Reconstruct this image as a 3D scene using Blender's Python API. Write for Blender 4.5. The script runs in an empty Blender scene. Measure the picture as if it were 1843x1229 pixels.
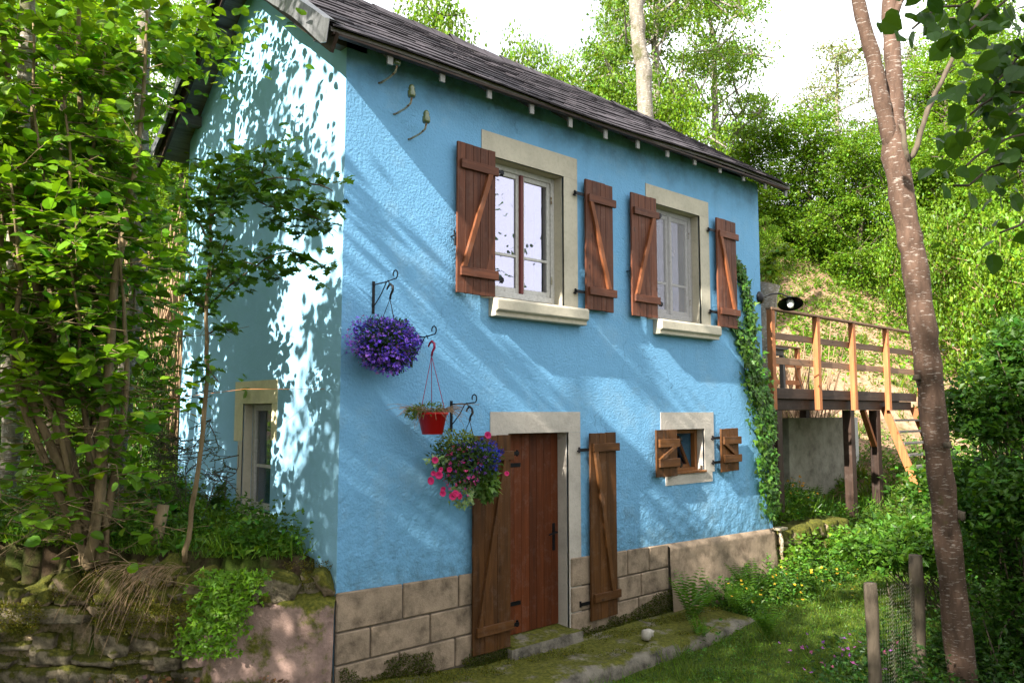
import bpy, math, random
import numpy as np
from mathutils import Vector, Matrix, Euler

SC = bpy.context.scene
COL = SC.collection
rnd = random.Random(7)
RG = np.random.default_rng(11)

# ---------------------------------------------------------------- camera
F, CX, CY = 1412.0, 921.5, 614.5
PITCH = math.radians(5.119); HEAD = math.radians(47.618)
CAM = np.array([-3.2986, -5.7035, 2.2098])
FW = np.array([math.cos(HEAD)*math.cos(PITCH), math.sin(HEAD)*math.cos(PITCH), math.sin(PITCH)])
RT = np.array([math.sin(HEAD), -math.cos(HEAD), 0.0]); UP = np.cross(RT, FW)
cam = bpy.data.cameras.new('camera'); cam.sensor_width = 36; cam.lens = F/1843*36
cam.clip_start = 0.05; cam.clip_end = 600
co = bpy.data.objects.new('camera', cam); COL.objects.link(co)
co.location = CAM; co.rotation_euler = (math.pi/2+PITCH, 0, HEAD-math.pi/2)
SC.camera = co

# ---------------------------------------------------------------- light
SUN = Vector((-0.82, -0.125, 0.565)).normalized()
EL = math.asin(SUN.z); ROT = math.atan2(SUN.x, SUN.y)
w = bpy.data.worlds.new('World'); SC.world = w; w.use_nodes = True
nt = w.node_tree; nt.nodes.clear()
def wn(t, **k):
    n = nt.nodes.new(t)
    for a, b in k.items(): setattr(n, a, b)
    return n
wout = wn('ShaderNodeOutputWorld'); bg = wn('ShaderNodeBackground')
sky = wn('ShaderNodeTexSky', sky_type='NISHITA', sun_disc=False)
sky.sun_elevation = EL; sky.sun_rotation = ROT % (2*math.pi); sky.air_density = 1.0; sky.dust_density = 2.0
tc = wn('ShaderNodeTexCoord'); ns = wn('ShaderNodeTexNoise'); ns.inputs['Scale'].default_value = 2.2
ns.inputs['Detail'].default_value = 7; ns.inputs['Roughness'].default_value = 0.6
mp = wn('ShaderNodeMapping'); mp.inputs['Scale'].default_value = (1, 1, 2.2)
cr = wn('ShaderNodeValToRGB'); cr.color_ramp.elements[0].position = 0.18; cr.color_ramp.elements[1].position = 0.42
mx = wn('ShaderNodeMix', data_type='RGBA'); mx.inputs[7].default_value = (11.0, 11.4, 12.0, 1)
L = nt.links.new
L(tc.outputs['Generated'], mp.inputs[0]); L(mp.outputs[0], ns.inputs['Vector']); L(ns.outputs['Fac'], cr.inputs[0])
L(cr.outputs[0], mx.inputs[0]); L(sky.outputs[0], mx.inputs[6]); L(mx.outputs[2], bg.inputs[0]); L(bg.outputs[0], wout.inputs[0])
bg.inputs[1].default_value = 0.056
sl = bpy.data.lights.new('sun', 'SUN'); sl.energy = 5.0; sl.angle = math.radians(0.5); sl.color = (1.0, 0.95, 0.86)
so = bpy.data.objects.new('sun', sl); COL.objects.link(so); so.rotation_euler = SUN.to_track_quat('Z', 'Y').to_euler(); so.location = (-10, -2, 9)
SC.view_settings.view_transform = 'Standard'; SC.view_settings.look = 'None'
SC.view_settings.exposure = 1.80; SC.view_settings.gamma = 1; SC.view_settings.use_curve_mapping = False
SC.cycles.max_bounces = 8; SC.cycles.transparent_max_bounces = 6; SC.cycles.diffuse_bounces = 4
SC.cycles.use_denoising = True; SC.cycles.caustics_reflective = False; SC.cycles.caustics_refractive = False

# ---------------------------------------------------------------- helpers: pixel of the photo -> point of the place
def ray(px, py): return FW*F + RT*(px-CX) - UP*(py-CY)
def fac(px, py, y=0.0):
    r = ray(px, py); q = CAM + r*((y-CAM[1])/r[1]); return Vector(q)
def dep(px, py, d): return Vector(CAM + ray(px, py)/F*d)

# ---------------------------------------------------------------- materials
MATS = {}
class NM:
    def __init__(s, name):
        s.m = bpy.data.materials.new(name); s.m.use_nodes = True; s.t = s.m.node_tree; s.t.nodes.clear()
        s.out = s.n('ShaderNodeOutputMaterial'); MATS[name] = s.m
    def n(s, t, props=None, **inp):
        n = s.t.nodes.new(t)
        for k, v in (props or {}).items(): setattr(n, k, v)
        for k, v in inp.items(): s.set(n, k, v)
        return n
    def set(s, n, k, v):
        i = n.inputs[int(k[1:])] if k[0] == '_' else n.inputs[k.replace('_', ' ')]
        if isinstance(v, bpy.types.NodeSocket): s.t.links.new(v, i)
        elif isinstance(v, tuple) and len(v) == 3 and i.type == 'RGBA': i.default_value = (*v, 1)
        else: i.default_value = v
    def coord(s, kind='Object', scale=(1, 1, 1), rand=False):
        c = s.n('ShaderNodeTexCoord').outputs[kind]
        if rand:
            oi = s.n('ShaderNodeObjectInfo')
            a = s.n('ShaderNodeVectorMath', {'operation': 'SCALE'}, _0=(37.0, 91.0, 53.0)); s.set(a, 'Scale', oi.outputs['Random'])
            c = s.n('ShaderNodeVectorMath', {'operation': 'ADD'}, _0=c, _1=a.outputs[0]).outputs[0]
        return s.n('ShaderNodeMapping', None, Vector=c, Scale=scale).outputs[0]
    def noise(s, vec, scale, detail=5, rough=0.55, dist=0.0):
        return s.n('ShaderNodeTexNoise', None, Vector=vec, Scale=scale, Detail=detail, Roughness=rough, Distortion=dist).outputs['Fac']
    def ramp(s, fac, stops):
        r = s.n('ShaderNodeValToRGB', None, Fac=fac); e = r.color_ramp.elements
        while len(e) < len(stops): e.new(0.5)
        for q, (p, c) in zip(e, stops): q.position = p; q.color = (*c, 1) if isinstance(c, tuple) else (c, c, c, 1)
        return r.outputs[0]
    def mix(s, f, a, b, mode='MIX'):
        m = s.n('ShaderNodeMix', {'data_type': 'RGBA', 'blend_type': mode}, _0=f, _6=a, _7=b); return m.outputs[2]
    def math(s, op, a, b=0.0, c=None, clamp=False):
        m = s.n('ShaderNodeMath', {'operation': op, 'use_clamp': clamp}, _0=a, _1=b)
        if c is not None: s.set(m, '_2', c)
        return m.outputs[0]
    def bump(s, h, strength=0.5, dist=0.01, normal=None):
        b = s.n('ShaderNodeBump', None, Height=h, Strength=strength, Distance=dist)
        if normal is not None: s.set(b, 'Normal', normal)
        return b.outputs[0]
    def done(s, col, rough=0.8, normal=None, metallic=0.0, spec=0.3, **kw):
        p = s.n('ShaderNodeBsdfPrincipled', None, Base_Color=col, Roughness=rough, Metallic=metallic)
        p.inputs['Specular IOR Level'].default_value = spec
        if normal is not None: s.set(p, 'Normal', normal)
        s.t.links.new(p.outputs[0], s.out.inputs[0]); return s.m

def mat_plaster(name, base, coarse, dirt, relief):
    s = NM(name); v = s.coord('Object')
    n1 = s.noise(v, 42 if coarse else 90, 4, 0.6); n2 = s.noise(v, 12, 4, 0.6); n3 = s.noise(v, 2.2, 4, 0.6); n4 = s.noise(v, 0.9, 3, 0.6, 1.0)
    h = s.math('ADD', s.math('MULTIPLY', n1, 0.012 if coarse else 0.003), s.math('MULTIPLY', n2, 0.008 if coarse else 0.004))
    h = s.math('ADD', h, s.math('MULTIPLY', n3, 0.01))
    sep = s.n('ShaderNodeSeparateXYZ', None, Vector=v)
    # rougher lumps near the foot, where the render was patched
    low = s.math('MULTIPLY_ADD', sep.outputs[2], -0.7, 1.55, clamp=True)
    lump = s.ramp(s.noise(v, 5.5, 4, 0.55, 0.0), [(0.35, 0.0), (0.75, 1.0)])
    h = s.math('ADD', h, s.math('MULTIPLY', s.math('MULTIPLY', lump, low), relief))
    c = s.mix(s.math('MULTIPLY', s.ramp(n4, [(0.35, 0.0), (0.7, 1.0)]), 0.35), base, tuple(x*0.74 for x in base))
    c = s.mix(s.math('MULTIPLY', s.ramp(n2, [(0.55, 0.0), (0.75, 1.0)]), 0.22), c, tuple(min(1, x*1.25+0.03) for x in base))
    if dirt:
        dm = s.math('MULTIPLY', s.math('MULTIPLY_ADD', sep.outputs[2], -1.5, 1.95, clamp=True), s.ramp(s.noise(v, 7, 8, 0.75), [(0.46, 0.0), (0.62, 1.0)]))
        c = s.mix(s.math('MULTIPLY', dm, 0.75), c, (0.07, 0.13, 0.15))
        st = s.noise(s.n('ShaderNodeMapping', None, Vector=v, Scale=(9, 9, 0.5)).outputs[0], 1.0, 5, 0.6)
        c = s.mix(s.math('MULTIPLY', s.ramp(st, [(0.55, 0.0), (0.8, 1.0)]), 0.28), c, tuple(x*0.55 for x in base))
        # dark hairlines, pale blotches, darker towards the foot and, patchily, towards the top
        ck = s.n('ShaderNodeTexVoronoi', {'feature': 'DISTANCE_TO_EDGE'}, Vector=s.n('ShaderNodeVectorMath', {'operation': 'ADD'}, _0=v, _1=s.n('ShaderNodeTexNoise', None, Vector=v, Scale=2.5, Detail=5.0).outputs['Color']).outputs[0], Scale=0.55).outputs['Distance']
        c = s.mix(s.math('MULTIPLY', s.math('MULTIPLY', s.ramp(ck, [(0.002, 1.0), (0.006, 0.0)]), s.ramp(s.noise(v, 1.3, 3), [(0.5, 0.0), (0.6, 1.0)])), 0.5), c, tuple(x*0.35 for x in base))
        c = s.mix(s.math('MULTIPLY', s.ramp(s.noise(v, 1.6, 7, 0.7), [(0.52, 0.0), (0.66, 1.0)]), 0.30), c, (0.30, 0.46, 0.56))
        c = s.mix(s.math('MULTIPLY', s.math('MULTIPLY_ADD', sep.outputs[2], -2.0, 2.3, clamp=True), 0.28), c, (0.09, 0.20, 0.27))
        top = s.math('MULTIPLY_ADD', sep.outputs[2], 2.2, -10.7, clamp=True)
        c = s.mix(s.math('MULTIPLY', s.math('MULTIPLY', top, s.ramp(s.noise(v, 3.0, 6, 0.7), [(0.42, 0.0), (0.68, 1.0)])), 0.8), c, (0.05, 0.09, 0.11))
    return s.done(c, 0.85, s.bump(h, 0.9, 1.0), spec=0.25)
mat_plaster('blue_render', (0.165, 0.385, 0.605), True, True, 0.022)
mat_plaster('lit_smooth_blue_render', (0.25, 0.47, 0.64), False, False, 0.01)  # smooth coat of the same blue; the gable's brighter light is painted in

def mat_stone(name, base, var=0.3, bump=0.006, moss=0.0, sc=6, dark=None):
    s = NM(name); v = s.coord('Object', rand=True)
    n = s.noise(v, sc, 7, 0.65); nf = s.noise(v, sc*9, 5, 0.7)
    dk = dark or tuple(x*(1-var*1.5) for x in base)
    c = s.ramp(n, [(0.3, dk), (0.52, base), (0.75, tuple(min(1, x*(1+var)) for x in base))])
    c = s.mix(s.math('MULTIPLY', s.ramp(nf, [(0.5, 0.0), (0.7, 1.0)]), 0.3), c, tuple(x*0.55 for x in base))
    if moss:
        g = s.n('ShaderNodeNewGeometry'); z = s.n('ShaderNodeSeparateXYZ', None, Vector=g.outputs['Normal']).outputs[2]
        k = s.math('ADD', s.math('MULTIPLY', z, 0.35), s.noise(s.coord('Object'), 3.1, 6, 0.7))
        k = s.ramp(k, [(0.62-moss*0.25, 0.0), (0.72-moss*0.25, 1.0)])
        mc = s.ramp(s.noise(v, 30, 4, 0.7), [(0.3, (0.035, 0.045, 0.006)), (0.7, (0.15, 0.14, 0.02))])
        c = s.mix(k, c, mc)
    h = s.math('ADD', s.math('MULTIPLY', n, bump*2), s.math('MULTIPLY', nf, bump))
    return s.done(c, 0.9, s.bump(h, 0.9, 1.0), spec=0.2)
mat_stone('surround_stone', (0.50, 0.45, 0.35), 0.12, 0.003, sc=3)
mat_stone('door_surround_stone', (0.47, 0.42, 0.36), 0.12, 0.006, sc=4)
mat_stone('plinth_stone', (0.29, 0.215, 0.15), 0.28, 0.007, sc=6, dark=(0.11, 0.08, 0.055))
mat_stone('rock', (0.27, 0.22, 0.145), 0.6, 0.03, moss=0.12, sc=11)
mat_stone('mossy_rock', (0.32, 0.235, 0.15), 0.5, 0.028, moss=0.62, sc=8)
mat_stone('pink_render', (0.30, 0.20, 0.165), 0.4, 0.012, moss=0.25, sc=4)
mat_stone('apron_concrete', (0.19, 0.165, 0.13), 0.5, 0.012, moss=-0.45, sc=6)
mat_stone('grey_block_wall', (0.34, 0.31, 0.25), 0.3, 0.012, sc=4)
mat_stone('cream_paint', (0.62, 0.56, 0.36), 0.12, 0.003, sc=6)
mat_stone('slate', (0.052, 0.044, 0.050), 0.5, 0.003, sc=4)
mat_stone('joint_mortar', (0.16, 0.13, 0.10), 0.3, 0.004)
mat_stone('interior_dark', (0.06, 0.055, 0.05), 0.2, 0.002)

def mat_wood(name, base, dark, grain=1.0, rough=0.6, axis=2, knots=True):
    s = NM(name); sc = [26, 26, 26]; sc[axis] = 1.4
    v = s.coord('Object', tuple(sc), rand=True)
    n = s.noise(v, 1.0, 5, 0.65, 0.6); n2 = s.noise(s.coord('Object', (1, 1, 1), rand=True), 3.5, 3, 0.5)
    c = s.ramp(n, [(0.3, dark), (0.6, base), (0.85, tuple(x*1.35 for x in base))])
    c = s.mix(s.math('MULTIPLY', n2, 0.5), c, tuple(x*0.6 for x in base))
    if knots:
        k = s.n('ShaderNodeTexVoronoi', None, Vector=s.coord('Object', tuple(5.5 if i != axis else 2.6 for i in range(3)), rand=True), Scale=1.0).outputs['Distance']
        c = s.mix(s.ramp(k, [(0.05, 0.75), (0.10, 0.0)]), c, tuple(x*0.5 for x in dark))
    wr = s.noise(s.coord('Object', (3, 3, 3), rand=True), 2.0, 8, 0.8); c = s.mix(s.math('MULTIPLY', s.ramp(wr, [(0.52, 0.0), (0.68, 1.0)]), 0.35), c, (base[0]*.6+.10, base[1]*.6+.085, base[2]*.6+.075))
    oi = s.n('ShaderNodeObjectInfo'); hs = s.n('ShaderNodeHueSaturation', None, Color=c, Value=s.math('MULTIPLY_ADD', oi.outputs['Random'], 0.5, 0.75))
    return s.done(hs.outputs[0], rough, s.bump(n, 0.35, 0.004), spec=0.2)
for ax, sfx in ((2, ''), (0, '_cross')):
    mat_wood('shutter_wood'+sfx, (0.150, 0.052, 0.026), (0.055, 0.018, 0.010), axis=ax)
    mat_wood('low_shutter_wood'+sfx, (0.115, 0.046, 0.013), (0.042, 0.017, 0.006), axis=ax)
    mat_wood('grey_wood'+sfx, (0.17, 0.155, 0.14), (0.06, 0.05, 0.045), axis=ax)
    mat_wood('deck_wood'+sfx, (0.46, 0.17, 0.062), (0.24, 0.075, 0.028), axis=ax)
    mat_wood('rail_wood'+sfx, (0.27, 0.155, 0.09), (0.12, 0.065, 0.04), axis=ax)
    mat_wood('dark_wood'+sfx, (0.055, 0.032, 0.022), (0.02, 0.012, 0.01), axis=ax)
mat_wood('brace_wood', (0.235, 0.078, 0.029), (0.11, 0.034, 0.014))  # more orange than the planks: sun on the brace edges put into the colour
mat_wood('door_wood', (0.12, 0.030, 0.008), (0.055, 0.014, 0.004), knots=False)
mat_wood('frame_wood', (0.28, 0.115, 0.035), (0.15, 0.055, 0.018), knots=False)
s = NM('old_white_paint'); v = s.coord('Object'); n = s.noise(v, 30, 7, 0.75)
s.done(s.ramp(n, [(0.30, (0.14, 0.10, 0.07)), (0.38, (0.42, 0.40, 0.37)), (0.8, (0.62, 0.60, 0.56))]), 0.6, s.bump(n, 0.4, 0.003))
s = NM('dull_white_paint'); s.done((0.27, 0.26, 0.245), 0.8)
s = NM('red_brown_paint'); s.done((0.13, 0.028, 0.024), 0.5)
s = NM('zinc'); v = s.coord('Object'); n = s.noise(v, 6, 6, 0.7); s2 = s.noise(s.coord('Object', (4, 60, 4)), 1, 3)
s.done(s.mix(0.4, s.ramp(n, [(0.3, (0.05, 0.048, 0.05)), (0.7, (0.17, 0.17, 0.175))]), s.ramp(s2, [(0.3, 0.04), (0.7, 0.2)])), 0.45, s.bump(n, 0.3, 0.01), metallic=0.5)
s = NM('black_iron'); s.done((0.012, 0.012, 0.014), 0.45, metallic=0.6)
s = NM('galvanised'); v = s.coord('Object'); s.done(s.ramp(s.noise(v, 40, 4), [(0.35, (0.16, 0.08, 0.04)), (0.55, (0.42, 0.40, 0.30))]), 0.5, metallic=0.5)
s = NM('bolt_metal'); s.done((0.65, 0.65, 0.66), 0.3, metallic=0.9)
s = NM('insulator_glass'); s.done((0.09, 0.12, 0.05), 0.12, spec=0.7)
s = NM('red_plastic'); s.done((0.62, 0.012, 0.015), 0.35)
s = NM('magenta_plastic'); s.done((0.32, 0.015, 0.06), 0.4)
s = NM('black_plastic'); s.done((0.015, 0.015, 0.016), 0.4)
s = NM('orange_cord'); s.done((0.42, 0.16, 0.05), 0.7)
s = NM('lamp_white'); s.done((0.75, 0.74, 0.68), 0.25)
s = NM('purple_cloth'); s.done((0.05, 0.03, 0.06), 0.9)
s = NM('net_curtain'); v = s.coord('Object')
a = s.n('ShaderNodeBsdfDiffuse', None, Color=(0.42, 0.40, 0.41)); b = s.n('ShaderNodeBsdfTransparent')
fold = s.noise(s.coord('Object', (3, 1, 3)), 1, 3)
ms = s.n('ShaderNodeMixShader'); s.set(ms, '_0', s.ramp(fold, [(0.3, 0.36), (0.7, 0.46)])); s.t.links.new(b.outputs[0], ms.inputs[1]); s.t.links.new(a.outputs[0], ms.inputs[2]); s.t.links.new(ms.outputs[0], s.out.inputs[0])
for nm, f0 in (('window_glass', 0.36), ('window_glass_dull', 0.16)):
    s = NM(nm); g = s.n('ShaderNodeBsdfGlossy', None, Color=(0.84, 0.80, 1.0), Roughness=0.015); t = s.n('ShaderNodeBsdfTransparent', None, Color=(0.75, 0.8, 0.78))
    wv = s.noise(s.coord('Object'), 3.0, 2); s.set(g, 'Normal', s.bump(wv, 0.15, 0.01))
    ms = s.n('ShaderNodeMixShader', None, _0=f0); s.t.links.new(t.outputs[0], ms.inputs[1]); s.t.links.new(g.outputs[0], ms.inputs[2]); s.t.links.new(ms.outputs[0], s.out.inputs[0])

# leaves: colour comes from a point attribute so each leaf has its own green
def mat_leaf(name, trans=0.42, rough=0.42, boost=(1.5, 1.35, 0.55)):
    s = NM(name); at = s.n('ShaderNodeAttribute', {'attribute_name': 'tint'}).outputs['Color']
    oi = s.n('ShaderNodeObjectInfo'); c = s.n('ShaderNodeHueSaturation', None, Color=at, Value=s.math('MULTIPLY_ADD', oi.outputs['Random'], 0.3, 0.85)).outputs[0]
    p = s.n('ShaderNodeBsdfPrincipled', None, Base_Color=c, Roughness=rough); p.inputs['Specular IOR Level'].default_value = 0.3
    t = s.n('ShaderNodeBsdfTranslucent', None, Color=s.mix(1.0, c, boost, 'MULTIPLY'))
    ms = s.n('ShaderNodeMixShader', None, _0=trans); s.t.links.new(p.outputs[0], ms.inputs[1]); s.t.links.new(t.outputs[0], ms.inputs[2]); s.t.links.new(ms.outputs[0], s.out.inputs[0])
    return s.m
mat_leaf('leaf'); mat_leaf('petal', 0.3, 0.5, (1.1, 1.0, 1.1))

def mat_bark(name, base, flecks=0.0, moss=0.0, flc=(0.55, 0.5, 0.46)):
    s = NM(name); v = s.coord('Object', rand=True); n = s.noise(s.coord('Object', (9, 9, 2.5), rand=True), 1.5, 6, 0.7)
    c = s.ramp(n, [(0.3, tuple(x*0.45 for x in base)), (0.55, base), (0.8, tuple(x*1.4 for x in base))])
    h = s.math('MULTIPLY', n, 0.012)
    if flecks:
        k = s.noise(s.coord('Object', (16, 16, 75), rand=True), 1.0, 3, 0.6)
        kk = s.ramp(k, [(0.62-flecks*0.1, 0.0), (0.66-flecks*0.1, 1.0)]); c = s.mix(s.math('MULTIPLY', kk, 0.8), c, flc)
        h = s.math('SUBTRACT', h, s.math('MULTIPLY', kk, 0.003))
    if moss:
        k = s.ramp(s.noise(v, 2.5, 5, 0.7), [(0.66-moss*0.2, 0.0), (0.76-moss*0.2, 1.0)]); c = s.mix(s.math('MULTIPLY', k, 0.8), c, (0.07, 0.075, 0.015))
    return s.done(c, 0.85, s.bump(h, 0.8, 1.0), spec=0.2)
mat_bark('cherry_bark', (0.122, 0.074, 0.052), flecks=0.35, moss=0.2, flc=(0.33, 0.27, 0.23))
mat_bark('hazel_bark', (0.22, 0.155, 0.085), moss=0.3)
mat_bark('pale_bark', (0.24, 0.205, 0.16), flecks=0.4, moss=0.5)
mat_bark('dark_bark', (0.11, 0.085, 0.06), moss=0.5)
mat_bark('dry_twig', (0.34, 0.22, 0.13))

s = NM('ground_soil'); v = s.coord('Object')
zone = s.n('ShaderNodeAttribute', {'attribute_name': 'zone'}); sp = s.n('ShaderNodeSeparateColor', None, Color=zone.outputs['Color'])
n1 = s.noise(v, 1.1, 6, 0.7); n2 = s.noise(v, 14, 7, 0.75); n3 = s.noise(v, 60, 4, 0.7)
soil = s.ramp(n2, [(0.3, (0.035, 0.022, 0.014)), (0.55, (0.09, 0.06, 0.035)), (0.8, (0.16, 0.12, 0.07))])
grass = s.ramp(n2, [(0.3, (0.02, 0.035, 0.006)), (0.55, (0.055, 0.085, 0.012)), (0.8, (0.11, 0.14, 0.03))])
litter = s.ramp(s.noise(v, 9, 8, 0.8), [(0.3, (0.16, 0.085, 0.05)), (0.5, (0.36, 0.22, 0.14)), (0.75, (0.50, 0.36, 0.24))])
c = s.mix(s.ramp(n1, [(0.42, 0.0), (0.58, 1.0)]), grass, soil)
c = s.mix(sp.outputs[1], c, grass)
lm = s.math('MULTIPLY', sp.outputs[0], s.ramp(s.noise(v, 0.8, 7, 0.75), [(0.48, 1.0), (0.66, 0.2)]), clamp=True)
c = s.mix(lm, c, litter)
s.done(c, 0.95, s.bump(s.math('ADD', s.math('MULTIPLY', n2, 0.03), s.math('MULTIPLY', n3, 0.01)), 0.8, 1.0), spec=0.1)

# ---------------------------------------------------------------- object helpers
def finish(o, parent=None, label=None, cat=None, group=None, kind=None):
    COL.objects.link(o)
    if parent is not None: o.parent = parent
    tag(o, label, cat, group, kind); return o
def tag(o, label=None, cat=None, group=None, kind=None):
    for k, v in (('label', label), ('category', cat), ('group', group), ('kind', kind)):
        if v: o[k] = v
    return o
def empty(name, loc=(0, 0, 0), rz=0, parent=None, **kw):
    o = bpy.data.objects.new(name, None); o.location = loc; o.rotation_euler = (0, 0, rz); o.empty_display_size = 0.1
    return finish(o, parent, **kw)
def np_mesh(name, V, FA, mats, smooth=False, tint=None, zone=None, mi=None):
    """V (n,3); FA (m,k) all faces of k corners, or list of such arrays"""
    me = bpy.data.meshes.new(name)
    if isinstance(FA, np.ndarray): FA = [FA]
    loops = np.concatenate([f.ravel() for f in FA]).astype(np.int32)
    tot = np.concatenate([np.full(len(f), f.shape[1], np.int32) for f in FA])
    st = np.concatenate([[0], np.cumsum(tot)[:-1]]).astype(np.int32)
    me.vertices.add(len(V)); me.vertices.foreach_set('co', np.asarray(V, np.float32).ravel())
    me.loops.add(len(loops)); me.loops.foreach_set('vertex_index', loops)
    me.polygons.add(len(tot)); me.polygons.foreach_set('loop_start', st); me.polygons.foreach_set('loop_total', tot)
    me.polygons.foreach_set('use_smooth', np.full(len(tot), smooth, bool))
    for nm, arr in (('tint', tint), ('zone', zone)):
        if arr is not None:
            a = me.attributes.new(nm, 'FLOAT_COLOR', 'POINT'); A = np.ones((len(V), 4), np.float32); A[:, :3] = arr; a.data.foreach_set('color', A.ravel())
    for m in (mats if isinstance(mats, list) else [mats]): me.materials.append(MATS[m])
    if mi is not None: me.polygons.foreach_set('material_index', np.asarray(mi, np.int32))
    me.update(calc_edges=True); me.validate(); return me
def obj(name, me, parent=None, loc=None, rot=None, **kw):
    o = bpy.data.objects.new(name, me)
    if loc is not None: o.location = loc
    if rot is not None: o.rotation_euler = rot
    return finish(o, parent, **kw)

class MB:
    """collects boxes, tubes, lathes and grids into one mesh"""
    def __init__(s): s.v = []; s.f = []
    def add(s, V, Fs):
        b = len(s.v); s.v += [tuple(p) for p in V]; s.f += [tuple(b+i for i in f) for f in Fs]; return s
    def box(s, x0, x1, y0, y1, z0, z1, M=None):
        V = [Vector((x, y, z)) for x in (x0, x1) for y in (y0, y1) for z in (z0, z1)]
        if M is not None: V = [M @ p for p in V]
        return s.add(V, [(0, 1, 3, 2), (4, 6, 7, 5), (0, 4, 5, 1), (2, 3, 7, 6), (0, 2, 6, 4), (1, 5, 7, 3)])
    def bar(s, a, b, wd, th, up=(0, 0, 1)):
        a = Vector(a); b = Vector(b); d = b-a; l = d.length; x = d/l; u = Vector(up); y = u.cross(x).normalized(); z = x.cross(y)
        M = Matrix((x, y, z)).transposed().to_4x4(); M.translation = a
        return s.box(0, l, -wd/2, wd/2, -th/2, th/2, M)
    def tube(s, pts, r, n=8, cap=True):
        pts = [Vector(p) for p in pts]; rs = r if isinstance(r, (list, tuple)) else [r]*len(pts); rings = []; prev = None
        for i, p in enumerate(pts):
            d = (pts[min(i+1, len(pts)-1)]-pts[max(i-1, 0)]).normalized()
            a = prev if prev is not None else (Vector((0, 0, 1)) if abs(d.z) < 0.9 else Vector((1, 0, 0)))
            a = (a - d*a.dot(d)).normalized(); prev = a; b = d.cross(a)
            rings.append([p+(a*math.cos(t)+b*math.sin(t))*rs[i] for t in [2*math.pi*k/n for k in range(n)]])
        V = [q for g in rings for q in g]
        Fs = [(i*n+k, i*n+(k+1) % n, (i+1)*n+(k+1) % n, (i+1)*n+k) for i in range(len(pts)-1) for k in range(n)]
        if cap: Fs += [tuple(reversed(range(n))), tuple((len(pts)-1)*n+k for k in range(n))]
        return s.add(V, Fs)
    def lathe(s, prof, n=16, M=None, c=(0, 0, 0)):
        V = []; c = Vector(c)
        for r, z in prof:
            for k in range(n):
                t = 2*math.pi*k/n; p = Vector((r*math.cos(t), r*math.sin(t), z)); V.append((M @ p if M else p)+c)
        Fs = [(i*n+k, i*n+(k+1) % n, (i+1)*n+(k+1) % n, (i+1)*n+k) for i in range(len(prof)-1) for k in range(n)]
        return s.add(V, Fs)
    def mesh(s, name, mat, smooth=False):
        me = bpy.data.meshes.new(name); me.from_pydata(s.v, [], s.f)
        if smooth: me.polygons.foreach_set('use_smooth', [True]*len(me.polygons))
        me.materials.append(MATS[mat]); me.update(); return me
    def build(s, name, mat, parent=None, smooth=False, bevel=0, loc=None, rot=None, **kw):
        o = obj(name, s.mesh(name, mat, smooth), parent, loc, rot, **kw)
        if bevel:
            b = o.modifiers.new('bevel', 'BEVEL'); b.width = bevel; b.segments = 1; b.limit_method = 'ANGLE'
        return o
def B(*a): return MB().box(*a)

def vnoise(P, seed=0):
    """cheap smooth pseudo-noise in [-1,1] for arrays of points"""
    P = np.asarray(P, float); r = np.random.default_rng(seed); o = np.zeros(len(P)); a = 1.0; tot = 0; f = 1.0
    for _ in range(5):
        for k in range(3):
            d = r.normal(size=P.shape[1]); d /= np.linalg.norm(d); o += a*np.sin(P@d*f*(1+0.3*k)+r.uniform(0, 6.28))/3
        tot += a*0.6; a *= 0.55; f *= 2.03
    return o/tot

# ---------------------------------------------------------------- ground
def sm(x, a, b): t = np.clip((x-a)/(b-a), 0, 1); return t*t*(3-2*t)
def gz(x, y):
    x = np.asarray(x, float); y = np.asarray(y, float)
    s = -0.66*x - 0.75*y
    low = -0.27 + 0.20*sm(x, 2.5, 7.5) + 0.24*np.clip(x-8.2, 0, 4.6) + 0.10*sm(-y, 3, 6)*0 + 0.055*np.clip(-y-0.8, 0, 8)*sm(x, 9, -3)
    low = low + 0.12*sm(s, 1.2, 0.1)*(x < 0.5)                                # scree banked against the wall foot
    bank = 0.98 + 0.075*np.clip(y, -1, 6) + 0.05*np.clip(-x-1.0, 0, 3)
    left = (x < 0.02) & (s < -0.10)
    z = np.where(left, bank, low)
    back = (x >= 0.02) & (x < 6.6) & (y > 3.3)
    z = np.where(back, 1.25+0*x, z)
    inside = (x >= 0.02) & (x < 6.6) & (y > 0.4) & (y <= 3.3)
    z = np.where(inside, -0.15, z)
    rr = (0.60 + 0.16*np.clip(y, 0, 3))
    right = (x >= 6.6) & (y > 0.12)
    z = np.where(right, np.maximum(low, rr*(1-sm(x, 8.6, 9.8))+low*sm(x, 8.6, 9.8)), z)
    h = 0.37*x+0.93*y-5.3-1.0*sm(x, 3, -1)
    hh = np.where(h > 0, 0.76*(h*h/(h+1.0)), 0)
    far = np.clip(hh-8, 0, 1e9); hh = hh-far*0.9
    z = z + hh
    q = np.stack([x, y], -1).reshape(-1, 2)
    b = vnoise(q*1.3, 5).reshape(x.shape)*0.035 + vnoise(q*0.25, 6).reshape(x.shape)*0.5*sm(h, 2, 14)
    return z + b
ax = np.concatenate([-6-np.cumsum(0.16*1.13**np.arange(36))[::-1], np.arange(-6, 16, 0.11), 16+np.cumsum(0.12*1.12**np.arange(42))])
ay = np.concatenate([-7-np.cumsum(0.16*1.13**np.arange(34))[::-1], np.arange(-7, 7, 0.11), 7+np.cumsum(0.12*1.12**np.arange(42))])
GX, GY = np.meshgrid(ax, ay, indexing='ij'); GZ = gz(GX, GY)
nx, ny = len(ax), len(ay); I = np.arange(nx*ny).reshape(nx, ny)
Q = np.stack([I[:-1, :-1], I[1:, :-1], I[1:, 1:], I[:-1, 1:]], -1).reshape(-1, 4)
hs = 0.37*GX+0.93*GY-5.8
lit = sm(GX, 7.5, 10.5)*sm(hs, -2.0, 0.3)*sm(hs, 13, 5)
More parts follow.
